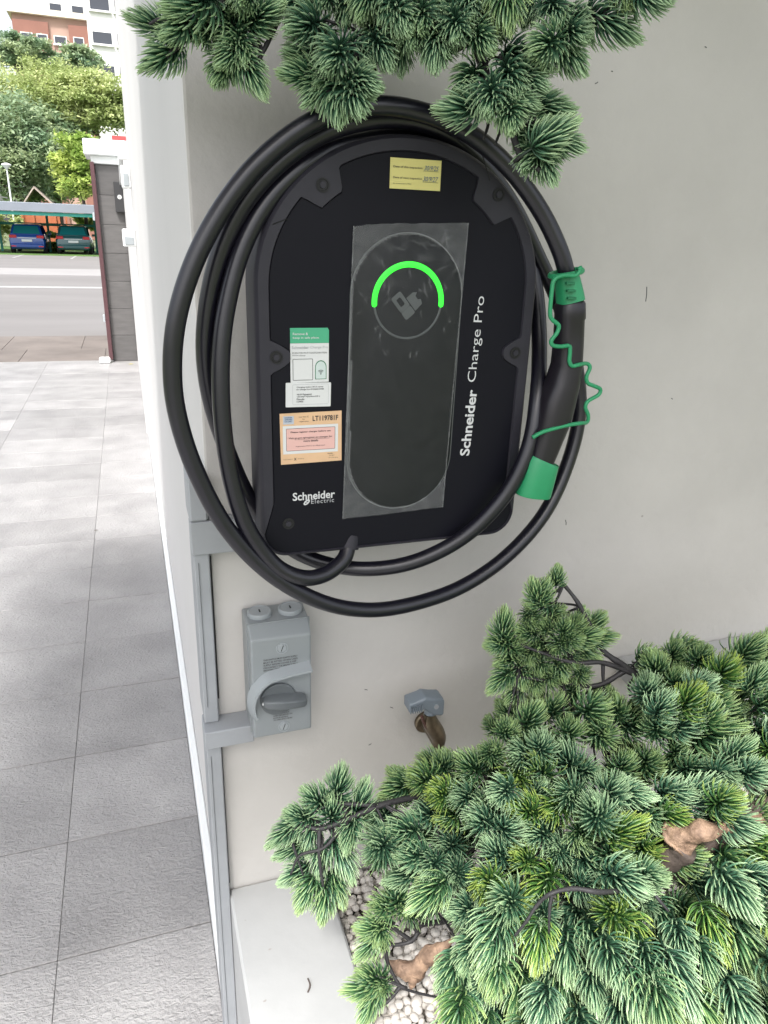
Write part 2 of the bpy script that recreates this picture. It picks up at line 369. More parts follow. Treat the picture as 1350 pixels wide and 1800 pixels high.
# unseen porch roof above the frame, its edges set to shape sun and shade
pr = empty('unseen_porch_roof', (-.5, 0, 1.4), label='unseen porch ceiling above the frame, sized to shade the charger bay', cat='roof')
MB().box(-1.5, 3.2, -.62, 1.6, 1.4, 1.6).build('slab', M['wall'], pr)

# planter ledge, bed and pebbles
pl = empty('planter', (.6, .5, H), label='pale grey painted concrete planter ledge filled with cream pebbles below the charger', cat='planter')
LZ = -1.045
MB().box(XS, .243, -.3, YW - .001, H, LZ, .004).build('ledge', M['ledge'], pl)
MB().box(.2435, 2.2, -.3, -.2, H, LZ, .004).build('front_ledge', M['ledge'], pl)
MB().box(.2435, 2.2, -.199, YW - .001, H, -1.085).build('soil', M['soil'], pl)
def pebble_mesh(s):
    import bmesh
    bm = bmesh.new(); bmesh.ops.create_icosphere(bm, subdivisions=2, radius=1)
    for v in bm.verts: v.co *= 1 + .16 * noise.noise(v.co * 1.1 + Vector((s * 7, 0, 0)))
    me = bpy.data.meshes.new('pebble'); bm.to_mesh(me); bm.free(); me.materials.append(M['pebble'])
    me.polygons.foreach_set('use_smooth', [True] * len(me.polygons)); return me
pms = [pebble_mesh(i) for i in range(5)]
peb = []
y = -.19
while y < YW - .01:
    x = .252
    while x < 1.15:
        for lay in (0, 1):
            r = rnd.uniform(.0052, .0092)
            p = Vector((x + rnd.uniform(-.004, .004), y + rnd.uniform(-.004, .004), -1.083 + lay * .012 + rnd.uniform(0, .007)))
            if p.x < .2465 + r: p.x = .2465 + r
            peb.append((p, r))
        x += .0135
    y += .0135
def vis(p):
    c = Vector((p.dot(right), p.dot(down), p.dot(fwd))); return 675 + FPX * c.x / c.z, 900 + FPX * c.y / c.z, c.z
def score(q):
    px, py, c = vis(q[0]); return (590 < px < 800 and 1530 < py < 1830) * (10 + q[0].z * 100) - abs(px - 690) * .001
peb.sort(key=score, reverse=True)
rest = MB()
icv = [tuple(v.co) for v in pms[0].vertices]; icf = [tuple(p.vertices) for p in pms[0].polygons]
import bmesh as _b
_bm = _b.new(); _b.ops.create_icosphere(_bm, subdivisions=1, radius=1); lov = [v.co.copy() for v in _bm.verts]; lof = [[v.index for v in f.verts] for f in _bm.faces]; _bm.free()
for i, (p, r) in enumerate(peb):
    rot = Matrix.Rotation(rnd.uniform(0, 6.28), 4, 'Z') @ Matrix.Rotation(rnd.uniform(-.5, .5), 4, 'X')
    S = Vector((rnd.uniform(.8, 1.35), rnd.uniform(.75, 1.0), rnd.uniform(.6, .85))) * r
    mw = Matrix.Translation(p) @ rot @ Matrix.Diagonal((*S, 1))
    if i < 300:
        o = bpy.data.objects.new('pebble', rnd.choice(pms)); col.objects.link(o); o.parent = pl
        o.matrix_parent_inverse = Matrix.Translation(pl.location).inverted(); o.matrix_basis = mw
    else:
        near = vis(p); full = 560 < near[0] < 860 and near[1] > 1500
        vs, fs = (icv, icf) if full else (lov, lof)
        rest.add([mw @ Vector(v) for v in vs], fs)
rest.build('pebble_layer', M['pebble'], pl, smooth='all', fix=False, kind='stuff')

# ================================================================ GATE PILLAR AND FAR BACKGROUND
gp = empty('gate_pillar', (-.1, 9.1, H), label='gate pillar clad in dark grey stone tiles with a white stepped cap', cat='pillar')
MB().box(-.205, .30, 9.012, 9.5, H, .62).build('core', M['grout'], gp)
z = H
while z < .60:
    z1 = min(z + .295, .62)
    MB().box(-.212, .045, 9.0, 9.011, z + .002, z1 - .002, .002).build('stone_tile', M['pillar'], gp)
    MB().box(-.217, -.2055, 9.012, 9.5, z + .002, z1 - .002, .002).build('stone_tile', M['pillar'], gp)
    z = z1
MB().box(-.25, .32, 8.97, 9.54, .622, .70, .008).build('cap_moulding', M['white'], gp)
MB().box(-.31, .36, 8.9, 9.6, .70, .85, .01).build('cap', M['white'], gp)
lb = empty('letterbox', (.01, 8.96, .3), label='black metal letterbox with a round white badge on the dark gate pillar', cat='letterbox')
MB().box(-.045, .10, 8.93, 8.999, .155, .455, .004).build('box', M['ink'], lb)
MB().cyl((.006, 8.93, .305), (0, -1, 0), .022, .004).build('badge', M['paper'], lb)
text('badge_mark', 'S', (-.004, 8.925, .292), .02, .026, m='ink', parent=lb)
gt = empty('driveway_gate', (-.25, 9.4, H), label='open maroon metal gate seen edge on beside the dark stone pillar', cat='gate')
MB().box(-.262, -.219, 8.93, 9.0, H + .03, .635, .004).build('gate_post', M['maroon'], gt)
MB().box(-.258, -.224, 9.0, 12.2, H + .06, H + .12).build('rail', M['maroon'], gt)
MB().box(-.258, -.224, 9.0, 12.2, .55, .61).build('rail', M['maroon'], gt)
for i in range(14): MB().box(-.252, -.232, 9.08 + i * .22, 9.24 + i * .22, H + .12, .55).build('board', M['maroon'], gt)
for zz in (.06, -1.0): MB().box(-.285, -.263, 8.93, 8.99, zz, zz + .08, .004).build('hinge', M['chrome'], gt)
MB().box(-.37, -.25, 8.85, 8.97, H + .003, H + .06, .012).build('ground_stop', M['white'], empty('gate_stop', (-.3, 8.9, H), label='small white gate stop block on the driveway at the foot of the maroon gate', cat='gate stop'))

# hedge-like far greenery, cars, carport
def card_tree(name, label, cx, cy, z0, zt, rx, ry, rz, m, n, leaf, seed, trunk=True, group='trees beyond the carport', cat='tree'):
    r = random.Random(seed); e = empty(name, (cx, cy, z0), label=label, cat=cat, group=group)
    if trunk:
        t = MB()
        t.tube(spline([(cx, cy, z0), (cx + .2, cy, z0 + (zt - z0) * .5), (cx - .2, cy, zt)], 5), lambda s: .38 * (1 - .5 * s) * rx / 4, 8)
        for k in range(6):
            a = r.uniform(0, 6.28); hz = z0 + (zt - z0) * r.uniform(.5, .95)
            t.tube(spline([(cx, cy, hz), (cx + math.cos(a) * rx * .4, cy + math.sin(a) * ry * .4, hz + rz * .3), (cx + math.cos(a) * rx * .8, cy + math.sin(a) * ry * .8, hz + rz * .7)], 4), lambda s: .14 * (1 - .7 * s) * rx / 4, 6)
        t.build('trunk', M['btrunk'], e, smooth=True)
    c = MB(); clumps = []
    for k in range(max(10, n // 110)):
        d = Vector((r.gauss(0, 1), r.gauss(0, 1), r.gauss(0, 1))).normalized() * (r.random() ** .4)
        clumps.append((Vector((cx + d.x * rx, cy + d.y * ry, zt + d.z * rz)), r.uniform(.16, .32) * min(rx, rz)))
    vs = []; fs = []
    for k in range(n):
        q, cr = r.choice(clumps); d = Vector((r.gauss(0, 1), r.gauss(0, 1), r.gauss(0, .55))) * cr * .75; p = q + d
        u = Vector((r.gauss(0, 1), r.gauss(0, 1), r.gauss(0, .6))).normalized(); w_ = u.cross(Vector((r.gauss(0, .5), r.gauss(0, .5), 1))).normalized()
        s = leaf * r.uniform(.6, 1.3); i = len(vs)
        vs += [p - u * s, p - w_ * s * .45, p + u * s, p + w_ * s * .45]; fs.append((i, i + 1, i + 2, i + 3))
    c.v = [tuple(v) for v in vs]; c.f = fs; c.m = [0] * len(fs)
    c.build('crown', M[m], e, fix=False); return e
def P2(px, py, Yd): return onY(px, py, Yd)
specs = [
 ('rain_tree', 'broad light green tree with a spreading crown in front of the flats', 75, 175, 62, 75, 45, 'leafa', 28000, .13, 1),
 ('rain_tree', 'light green tree whose crown ends beside the house wall under the white tower', 165, 175, 60, 50, 38, 'leafa', 15000, .16, 2),
 ('dark_tree', 'dark green tree at the left edge behind the carport', 20, 265, 56, 60, 62, 'leafb', 17000, .17, 3),
 ('dark_tree', 'dark green tree rising up to the orange flats at the left edge', 30, 92, 78, 55, 20, 'leafb', 12000, .17, 4),
 ('dark_tree', 'dark green tree standing between the orange flats and the white tower', 140, 108, 80, 28, 18, 'leafb', 7000, .20, 5),
 ('bright_bush_tree', 'bright yellow green young tree beside the gate pillar cap', 135, 290, 50, 32, 42, 'leafc', 6000, .17, 6),
 ('dark_tree', 'mid green tree directly behind the small gabled pavilion', 85, 265, 60, 50, 60, 'leafb', 9000, .22, 8),
]
for nm, lb_, px, py, Yd, wpx, hpx, m, n, lf, sd in specs:
    c = P2(px, py, Yd); sc_ = Yd * 1.1 / FPX
    card_tree(nm, lb_, c.x, Yd, -1.5, c.z, wpx * sc_, wpx * sc_ * .7, hpx * sc_, m, n, lf, sd)
for i, (px, w_, m, lb_) in enumerate([(12, 22, 'leafa', 'yellow green bush at the left edge under the carport roof'), (150, 16, 'leafc', 'bright yellow green bush behind the dark car'), (92, 10, 'leafc', 'low lime green bush between the blue and the dark car')]):
    Yd = 52 if i < 2 else 50; c = P2(px, (400, 385, 425)[i], Yd); s_ = Yd * 1.1 / FPX
    card_tree('bush', lb_, c.x, Yd, -1.5, c.z, w_ * s_, .8, (22, 18, 15)[i] * s_, m, 2200, .12, 20 + i, trunk=False, group='bushes behind the parked cars', cat='bush')

cp = empty('carport', (-4, 47, -1.5), label='long carport with a flat grey roof and green posts over the parked cars', cat='carport')
zt = .95
MB().box(-14, 4, 44.5, 50.5, zt - .10, zt + .12, .03).build('roof', M['roofg'], cp)
MB().box(-14, 4, 44.42, 44.5, zt - .32, zt + .10, .01).build('fascia', M['roofg'], cp)
MB().box(-14, 4, 44.55, 44.7, zt - .50, zt - .33).build('beam', M['gpost'], cp)
for x in (-9.2, -6.6, -4.05, -1.5, 1.05):
    MB().box(x - .06, x + .06, 48.9, 49.02, -1.48, zt - .11).build('post', M['gpost'], cp)
MB().box(-14, 4, 49.2, 49.3, -.05, .1).build('rail', M['gpost'], cp)
ow = empty('orange_wall', (-4.6, 53, -1.5), label='low orange red wall behind the blue car under the carport', cat='wall')
a = P2(35, 378, 53); c = P2(108, 408, 53)
MB().box(a.x, c.x, 53, 53.2, -1.5, a.z).build('panel', M['owall'], ow)
for i in range(5): MB().box(a.x + .1 + i * .62, a.x + .2 + i * .62, 52.9, 52.99, -1.5, a.z + .1).build('pier', M['owall'], ow)
pv = empty('pavilion', (-4.9, 55, -1.5), label='small gabled pavilion roof rising behind the carport', cat='pavilion')
ap = P2(62, 328, 55); l = P2(38, 353, 55); r_ = P2(102, 353, 55)
zb = l.z - .35
MB().add([(l.x, 54, zb), (ap.x, 54, ap.z), (r_.x, 54, zb), (l.x, 57, zb), (ap.x, 57, ap.z), (r_.x, 57, zb), (l.x, 54, zb - .12), (ap.x, 54, ap.z - .14), (r_.x, 54, zb - .12), (l.x, 57, zb - .12), (ap.x, 57, ap.z - .14), (r_.x, 57, zb - .12)],
    [(0, 1, 4, 3), (1, 2, 5, 4), (6, 9, 10, 7), (7, 10, 11, 8), (0, 6, 7, 1), (1, 7, 8, 2), (3, 4, 10, 9), (4, 5, 11, 10), (0, 3, 9, 6), (2, 8, 11, 5)]).build('roof', M['tile_roof'], pv)
for x in (l.x + .25, r_.x - .25):
    for y in (54.2, 56.8): MB().box(x - .06, x + .06, y - .06, y + .06, -1.5, zb - .05).build('post', M['darkwood'], pv)
la = empty('street_lamp', (P2(12, 350, 52).x, 52, -1.5), label='white street lamp with a flared head at the left edge by the carport', cat='street lamp')
tp = P2(11, 290, 52)
MB().tube([(tp.x, 52, -1.5), (tp.x, 52, tp.z - .2)], lambda s: .07 - .03 * s, 10).build('pole', M['white'], la, smooth=True)
MB().loft([[(tp.x + rr * math.cos(t * PI / 6), 52 + rr * math.sin(t * PI / 6), zz) for t in range(12)] for rr, zz in ((.05, tp.z - .25), (.09, tp.z - .2), (.28, tp.z), (.24, tp.z + .06), (.04, tp.z + .12))]).build('lamp_head', M['white'], la, smooth=True)

def car(name, label, px, Yd, paint):
    x = P2(px, 443, Yd).x; g = -1.5
    e = empty(name, (x, Yd, g), label=label, cat='car', group='cars parked under the carport')
    def sec(y, ws, zs): # cross-section across the car at depth y: list of half widths and heights
        return [(x + s * w_, y, g + zz) for s, seq in ((1, list(zip(ws, zs))), (-1, list(zip(ws, zs))[::-1])) for w_, zz in seq]
    b = MB()
    b.loft([sec(Yd + .02, (.70, .82, .84, .78), (.28, .40, .62, .80)), sec(Yd + .12, (.78, .87, .90, .82), (.22, .40, .70, .98)), sec(Yd + .6, (.82, .90, .92, .84), (.20, .40, .75, 1.02)),
            sec(Yd + 2.6, (.82, .90, .92, .84), (.20, .40, .75, .98)), sec(Yd + 3.7, (.80, .88, .88, .74), (.20, .40, .68, .82)), sec(Yd + 4.2, (.70, .80, .80, .66), (.26, .38, .55, .62))])
    b.build('body', paint, e, smooth=True)
    c = MB()
    c.loft([sec(Yd + .16, (.80, .77), (.97, 1.0)), sec(Yd + .45, (.70, .60), (1.42, 1.49)), sec(Yd + 1.4, (.72, .62), (1.47, 1.55)), sec(Yd + 2.2, (.71, .61), (1.43, 1.5)), sec(Yd + 3.0, (.78, .72), (.96, .99))])
    c.build('cabin', paint, e, smooth=True)
    rw = MB(); rw.add([(x - .68, Yd + .165, g + 1.03), (x + .68, Yd + .165, g + 1.03), (x + .57, Yd + .40, g + 1.42), (x - .57, Yd + .40, g + 1.42)], [(0, 1, 2, 3)])
    rw.build('rear_window', M['carglass'], e, fix=False)
    MB().box(x - .80, x + .80, Yd - .05, Yd + .1, g + .30, g + .52, .04).build('bumper', paint, e)
    for s in (-1, 1):
        MB().box(*sorted((x + s * .50, x + s * .86)), Yd + .0, Yd + .12, g + .80, g + .95, .02).build('tail_light', M['tail'], e)
        MB().box(*sorted((x + s * .55, x + s * .80)), Yd - .055, Yd - .051, g + .36, g + .41).build('reflector', M['tail'], e)
        for yy in (Yd + .75, Yd + 3.4):
            t = MB().cyl((x + s * .72, yy, g + .31), (s, 0, 0), .31, .2, 20, .03).build('tyre', M['tyre'], e, smooth=True)
        MB().box(*sorted((x + s * .90, x + s * 1.06)), Yd + 2.5, Yd + 2.62, g + .95, g + 1.08, .02).build('mirror', paint, e)
    MB().box(x - .26, x + .26, Yd - .02, Yd + .018, g + .62, g + .74, .004).build('number_plate', M['chrome'], e)
    MB().box(x - .45, x + .45, Yd - .0, Yd + .02, g + .79, g + .82).build('trim_strip', M['chrome'], e)
car('parked_car', 'bright blue hatchback parked nose in under the carport', 50, 46.0, M['carblue'])
car('parked_car', 'dark car with teal reflections parked right of the blue one, nearest the gate', 131, 46.0, M['cardark'])

# flats
def block(name, label, x0, x1, Yd, z0, z1, wallm, cols_, rows, bays=(), depth=12, sill=True, group=None):
    e = empty(name, ((x0 + x1) / 2, Yd, -1.5), label=label, cat='building')
    MB().box(x0, x1, Yd, Yd + depth, -1.5, z1).build('wall', M[wallm], e)
    for (xa, xb, m) in bays: MB().box(xa, xb, Yd - .35, Yd - .003, -1.5, z1 - .6).build('bay', M[m], e)
    for z_ in rows:
        for (xa, xb, hh) in cols_:
            yy = Yd - .36 if any(a <= xa and xb <= b_ for a, b_, _ in bays) else Yd - .005
            f = MB().box(xa, xb, yy - .06, yy, z_, z_ + hh).build('window', M['bwhite'], e)
            MB().box(xa + .08, xb - .08, yy - .075, yy - .062, z_ + .08, z_ + hh - .08).build('pane', M['glass'], f)
            if sill: MB().box(xa - .1, xb + .1, yy - .3, yy - .001, z_ - .14, z_ - .03).build('ledge', M['bwhite'], e)
    return e
e = block('orange_flats', 'orange brick block of flats with pale bands rising behind the trees', -9.3, -1.7, 100, 0, 21.2, 'bpink',
      [(-8.6, -7.4, .75), (-7.0, -5.9, .75), (-5.3, -4.0, .8), (-3.3, -2.2, .8)], [9.0, 11.6, 14.2, 16.6, 18.7], bays=[(-9.3, -5.75, 'brick'), (-3.7, -1.7, 'brick')])
MB().box(-9.7, -1.5, 99.4, 112, 21.2, 21.75).build('parapet', M['cream'], e)
e = block('white_tower', 'tall white block of flats with dark ribbon windows beside the house wall', -1.55, 3.2, 90, 0, 34, 'bwhite',
      [(-1.2, .75, 1.15), (1.1, 1.8, 1.15)], [11.4, 14.3, 17.2, 20.1, 23.0, 26])
e = block('cream_flats', 'pale cream block of flats standing behind the orange flats', -7.4, -1.0, 125, 0, 36, 'cream',
      [(-6.8, -5.2, 1.2), (-4.0, -2.4, 1.2)], [24, 27, 30, 33])
rr = empty('red_roof_house', (.3, 40, -1.5), label='red roofed house glimpsed above the white pillar cap', cat='building')
a = P2(200, 238, 40); c = P2(236, 247, 40)
MB().box(a.x - .1, 4, 40, 44, a.z - .35, a.z).build('roof', M['redroof'], rr); MB().box(a.x + .1, 3.8, 40.2, 43.8, -1.5, a.z - .352).build('wall', M['cream'], rr)

# ================================================================ CHARGER
YF = .80; CX = .2965; HW = .170; ZC = -.055; HB = .157; ZB = -.371; CR = .034
ch = empty('ev_charger', (CX, YW, ZB), label='black wall mounted car charger with a glowing green arc and taped front panel', cat='car charger')
SCREWS = [(.201, .048), (.404, .048), (.149, -.128), (.444, -.128), (.160, -.327), (.433, -.327)]
def outline(off=0.):
    pts = []
    a, b = HW - off, HB - off
    for i in range(49):
        t = PI * i / 48; pts.append((CX + a * math.cos(t), ZC + b * math.sin(t)))
    zb = ZB + off; r = max(.006, CR - off)
    for i in range(1, 9): pts.append((CX - a, ZC + (zb + r - ZC) * i / 9))
    for i in range(9):
        t = PI + PI / 2 * i / 8; pts.append((CX - a + r + r * math.cos(t), zb + r + r * math.sin(t)))
    for i in range(9):
        t = 1.5 * PI + PI / 2 * i / 8; pts.append((CX + a - r + r * math.cos(t), zb + r + r * math.sin(t)))
    for i in range(8, 0, -1): pts.append((CX + a, ZC + (zb + r - ZC) * i / 9))
    return pts
def dense(pts, n=420):
    P = pts + [pts[0]]; L = [0]
    for a, b in zip(P, P[1:]): L.append(L[-1] + math.dist(a, b))
    out = []; j = 0
    for i in range(n):
        s = L[-1] * i / n
        while L[j + 1] < s: j += 1
        t = (s - L[j]) / max(1e-9, L[j + 1] - L[j]); out.append((P[j][0] + (P[j + 1][0] - P[j][0]) * t, P[j][1] + (P[j + 1][1] - P[j][1]) * t))
    return out
OUT = dense(outline(0))
def inset(pts, f):
    n = len(pts); res = []
    for i, p in enumerate(pts):
        a = pts[(i - 3) % n]; b = pts[(i + 3) % n]; t = Vector((b[0] - a[0], b[1] - a[1])).normalized(); nn = Vector((-t.y, t.x))
        d = f(p) if callable(f) else f
        res.append((p[0] + nn.x * d, p[1] + nn.y * d))
    return res
def rimw(p):
    d = .0155
    if p[1] < -.30: d = max(.004, .0155 - (-.30 - p[1]) * .3)
    for s in SCREWS[:4]:
        q = math.dist(p, s); lim = .034 if s[1] > 0 else .029
        if q < lim: d = max(d, .0155 + .0225 * min(1, (lim - q) / .006))
    return d
def ring3(pts, y): return [(x, y, z) for x, z in pts]
MB().loft([ring3(dense(outline(.012), 420), .872), ring3(dense(outline(.0), 420), .858), ring3(OUT, .8065), ring3(inset(OUT, .0018), .8025), ring3(inset(OUT, .0045), .800), ring3(inset(OUT, rimw), .800), ring3(inset(OUT, lambda p: rimw(p) + .0012), .8035)], cap=False).build('front_rim', M['rim'], ch, smooth=True)
MB().loft([ring3(inset(OUT, lambda p: rimw(p) - .002), .806), ring3(inset(OUT, lambda p: rimw(p) + .0011), .8032), ring3(inset(OUT, lambda p: rimw(p) + .0018), .8025)]).build('face_plate', M['face'], ch, smooth=True)
MB().loft([ring3(dense(outline(.030), 120), y) for y in (.949, .86)]).build('back_box', M['rim'], ch, smooth=True)
for (sx, sz) in SCREWS[:5]:
    yb = .7995 if sz > -.2 else .802
    s_ = MB().loft([[(sx + r_ * math.cos(t * PI / 12), y, sz + r_ * math.sin(t * PI / 12)) for t in range(24)] for r_, y in ((.0072, yb), (.0072, yb - .0006), (.0058, yb - .0006), (.0052, yb + .0002))]).build('screw_recess', M['dark'], ch, smooth=True)
    MB().cyl((sx, yb - .0002, sz), (0, -1, 0), .0036, .0012, 6).build('screw_head', M['rim'], s_)
# seam lines across the rim
for (p, q) in (((.376, .097), (.392, .062)), ((.148, .008), (.163, .014))):
    d = Vector((q[0] - p[0], 0, q[1] - p[1])); 
    MB().tube([(p[0], .7998, p[1]), (q[0], .7998, q[1])], .0006, 6).build('seam', M['dark'], ch)
# touch panel: stadium recess
PX, PZT, PZB, PW = .3005, .004, -.318, .0665
def stad(w_, zt_, zb_, n=28, tilt=0):
    r = w_; pts = [(PX + r * math.cos(PI * i / n), zt_ - r + r * math.sin(PI * i / n)) for i in range(n + 1)]
    pts += [(PX - .001 - r * math.cos(PI * i / n), zb_ + r - r * math.sin(PI * i / n)) for i in range(n + 1)]; return pts
MB().loft([ring3(stad(PW, PZT, PZB), .8024), ring3(stad(PW, PZT, PZB), .8012), ring3(stad(PW - .0012, PZT - .0012, PZB + .0012), .8006)]).build('touch_panel', M['panel'], ch, smooth=True)
MB().loft([ring3(stad(PW + .0016, PZT + .0016, PZB - .0016), .8024), ring3(stad(PW + .0014, PZT + .0014, PZB - .0014), .8016), ring3(stad(PW + .0003, PZT + .0003, PZB - .0003), .8016)], cap=False).build('panel_bezel', M['ring'], ch, smooth=True)
RC = (.3013, -.0685); RR = .0405
def arc(a0, a1, r, hw, n, m, name, y, lab=None):
    pts = []
    q = [(a0 + (a1 - a0) * i / n) for i in range(n + 1)]
    vs = []; fs = []
    for i, a in enumerate(q):
        for rr_, yy in ((r - hw, y), (r - hw * .5, y - .0006), (r + hw * .5, y - .0006), (r + hw, y)): vs.append((RC[0] + rr_ * math.cos(a), yy, RC[1] + rr_ * math.sin(a)))
        if i:
            for k_ in range(3): fs.append((4 * i - 4 + k_, 4 * i - 3 + k_, 4 * i + 1 + k_, 4 * i + k_))
    for a, c0 in ((q[0], 0), (q[-1], 1)):   # round ends
        n0 = len(vs); cx_, cz_ = RC[0] + r * math.cos(a), RC[1] + r * math.sin(a); vs.append((cx_, y - .0006, cz_))
        for i in range(13):
            b_ = a + (PI if c0 == 0 else 0) + (0 if c0 == 0 else 0) + PI * i / 12
            vs.append((cx_ + hw * math.cos(b_), y, cz_ + hw * math.sin(b_)))
        for i in range(12): fs.append((n0, n0 + 1 + i, n0 + 2 + i))
    return MB().add(vs, fs).build(name, M[m], ch, smooth=True)
arc(math.radians(-4), math.radians(184), RR, .0031, 60, 'led', 'light_arc', .8002)
arc(math.radians(190), math.radians(350), RR, .0013, 50, 'ring', 'ring_outline', .8004)
# charging plug icon, tilted
ic = []
def rot2(p, a, c): return (c[0] + p[0] * math.cos(a) - p[1] * math.sin(a), c[1] + p[0] * math.sin(a) + p[1] * math.cos(a))
ia = math.radians(40); IC = (.3015, -.070)
def plate(pts, y, yb, m, name, parent, **k):
    return MB().loft([[(x, yb, z) for x, z in pts], [(x, y, z) for x, z in pts]]).build(name, m, parent, **k)
def rrect(x0, x1, z0, z1, r, n=6):
    pts = []
    for cx_, cz_, a0 in ((x1 - r, z1 - r, 0), (x0 + r, z1 - r, PI / 2), (x0 + r, z0 + r, PI), (x1 - r, z0 + r, 1.5 * PI)):
        for i in range(n + 1): pts.append((cx_ + r * math.cos(a0 + PI / 2 * i / n), cz_ + r * math.sin(a0 + PI / 2 * i / n)))
    return pts
icon = MB()
fr_o = [rot2(p, ia, IC) for p in rrect(-.0135, .0005, -.003, .017, .002)]; fr_i = [rot2(p, ia, IC) for p in rrect(-.0095, -.0035, .002, .012, .0015)]
icon.loft([[(x, .8004, z) for x, z in fr_o], [(x, .8001, z) for x, z in fr_o], [(x, .8001, z) for x, z in fr_i], [(x, .8004, z) for x, z in fr_i]], cap=False)
icon.loft([[(x, y, z) for x, z in [rot2(p, ia, IC) for p in rrect(-.0135, .0005, -.0135, -.0032, .002)]] for y in (.8004, .8001)])
icon.loft([[(x, y, z) for x, z in [rot2(p, ia, IC) for p in ((.0015, -.012), (.0125, -.011), (.0145, -.006), (.0115, -.004), (.0115, .001), (.0155, .003), (.0115, .006), (.0015, .006))]] for y in (.8004, .80005)])
icon.build('plug_icon', M['ring'], ch)
# tape over the panel
def tape():
    nu, nv = 70, 190; vs = []; fs = []; cols_ = []
    TL, TR, BL, BR = (.2345, .0115), (.3695, .0175), (.2265, -.3265), (.3605, -.3225)
    r = random.Random(3); cre = [(r.uniform(.24, .36), r.uniform(-.06, .0), r.uniform(.004, .016), r.uniform(0, PI)) for _ in range(16)] + [(r.uniform(.24, .36), r.uniform(-.13, -.05), r.uniform(.003, .008), r.uniform(.6, 2.4)) for _ in range(14)]
    def inside(x, z):
        zt_, zb_ = PZT - PW, PZB + PW; dz = z - zt_ if z > zt_ else (z - zb_ if z < zb_ else 0)
        return PW - math.hypot(x - PX, dz)
    for j in range(nv + 1):
        v = j / nv
        for i in range(nu + 1):
            u = i / nu
            x = (TL[0] * (1 - u) + TR[0] * u) * (1 - v) + (BL[0] * (1 - u) + BR[0] * u) * v
            z = (TL[1] * (1 - u) + TR[1] * u) * (1 - v) + (BL[1] * (1 - u) + BR[1] * u) * v
            if v == 0: z += .0012 * noise.noise((u * 9, 0, 0)) - (.006 * max(0, 1 - u / .12))
            if v == 1: z += (.0010 if i % 2 else -.0006) + .0015 * noise.noise((u * 4, 3, 0))
            d = inside(x, z); lift = .24 if d < 0 else .05
            if abs(d) < .0009: lift = .4
            w_ = 0
            for (cx_, cz_, L_, a) in cre:
                dx, dz = x - cx_, z - cz_; al = dx * math.cos(a) + dz * math.sin(a); ac = -dx * math.sin(a) + dz * math.cos(a) + .15 * al * math.sin(al * 300)
                if abs(al) < L_: w_ = max(w_, (1 - abs(al) / L_) * max(0, 1 - abs(ac) / .0014))
            n_ = noise.noise((x * 70, z * 70, 5))
            if z > -.06 and d > 0: lift += max(0, n_ - .15) * .22 * min(1, (z + .06) / .03)
            lift = min(1, lift + .28 * w_)
            y = (.7992 if z > -2 else 0) - .0007 * w_ - .0003 * (n_ + .5) * (1 if d < 0 else .3)
            if i in (0, nu): lift = max(lift, .5)
            vs.append((x, y, z)); cols_.append(lift)
    for j in range(nv):
        for i in range(nu):
            a = j * (nu + 1) + i; fs.append((a, a + nu + 1, a + nu + 2, a + 1))
    o = MB().add(vs, fs).build('clear_tape', M['tape'], ch, smooth='all', fix=False, label='wide strip of crinkled clear tape stuck over the panel')
    ca = o.data.color_attributes.new('lift', 'FLOAT_COLOR', 'POINT')
    for i, c in enumerate(cols_): ca.data[i].color = (c, c, c, 1)
tape()
# front lettering
text('wordmark', 'Schneider', (.3935, .8022, -.2565), .084, .0135, (.05, 0, 1), (-1, 0, .05), 'print', ch, bold=.022, space=.98)
text('wordmark', 'Charge Pro', (.3975, .8022, -.163), .101, .0145, (.035, 0, 1), (-1, 0, .035), 'print', ch, bold=-.004)
lg = text('brand_logo', 'Schneider', (.1655, .8022, -.2985), .052, .0102, m='print', parent=ch, bold=.02)
text('logo_lettering', 'Electric', (.1880, .8022, -.3040), .0285, .0055, m='printb', parent=lg, bold=.004, space=1.15)
lm = MB()
for (sx_, sy_, dx, dz) in ((.0042, .0024, 0, 0),):
    A = [rot2((.0046 * math.cos(t * PI / 12), .0026 * math.sin(t * PI / 12)), math.radians(40), (.1826, -.3015)) for t in range(24)]
    B = [rot2((.0026 * math.cos(t * PI / 12), .0009 * math.sin(t * PI / 12)), math.radians(40), (.1826, -.3015)) for t in range(24)]
    lm.loft([[(x, .8019, z) for x, z in A], [(x, .8019, z) for x, z in B]], cap=False)
lm.box(.1800, .1852, .80185, .8019, -.3019, -.3011)
lm.build('logo_emblem', M['print'], lg)

# stickers (thin sheets with print)
def sheet(name, x0, x1, z0, z1, m, parent, y, tilt=0., label=None, r=0):
    c = ((x0 + x1) / 2, (z0 + z1) / 2); pts = rrect(x0, x1, z0, z1, r) if r else [(x0, z0), (x1, z0), (x1, z1), (x0, z1)]
    pts = [rot2((p[0] - c[0], p[1] - c[1]), tilt, c) for p in pts]
    o = MB().loft([[(x, y + .0003, z) for x, z in pts], [(x, y, z) for x, z in pts]]).build(name, M[m], parent)
    if label: o['label'] = label
    return o
def frame(name, x0, x1, z0, z1, t, m, parent, y, r=.0005):
    a = rrect(x0, x1, z0, z1, r + t); b = rrect(x0 + t, x1 - t, z0 + t, z1 - t, r)
    return MB().loft([[(x, y, z) for x, z in a], [(x, y, z) for x, z in b]], cap=False).build(name, M[m], parent)
ys = .8018
st = sheet('inspection_sticker', .275, .3335, .0485, .0785, 'yellow', ch, ys, 0, 'yellow inspection date sticker')
T = lambda s, x, z, w_, h_, par, m='ink', bold=0., **k: text('lettering', s, (x, ys - .0001, z), w_, h_, m=m, parent=par, bold=bold, **k)
T('Date of this inspection', .2785, .0685, .033, .0026, st, bold=.01)
T('Date of next inspection', .2785, .0580, .033, .0026, st, bold=.01)
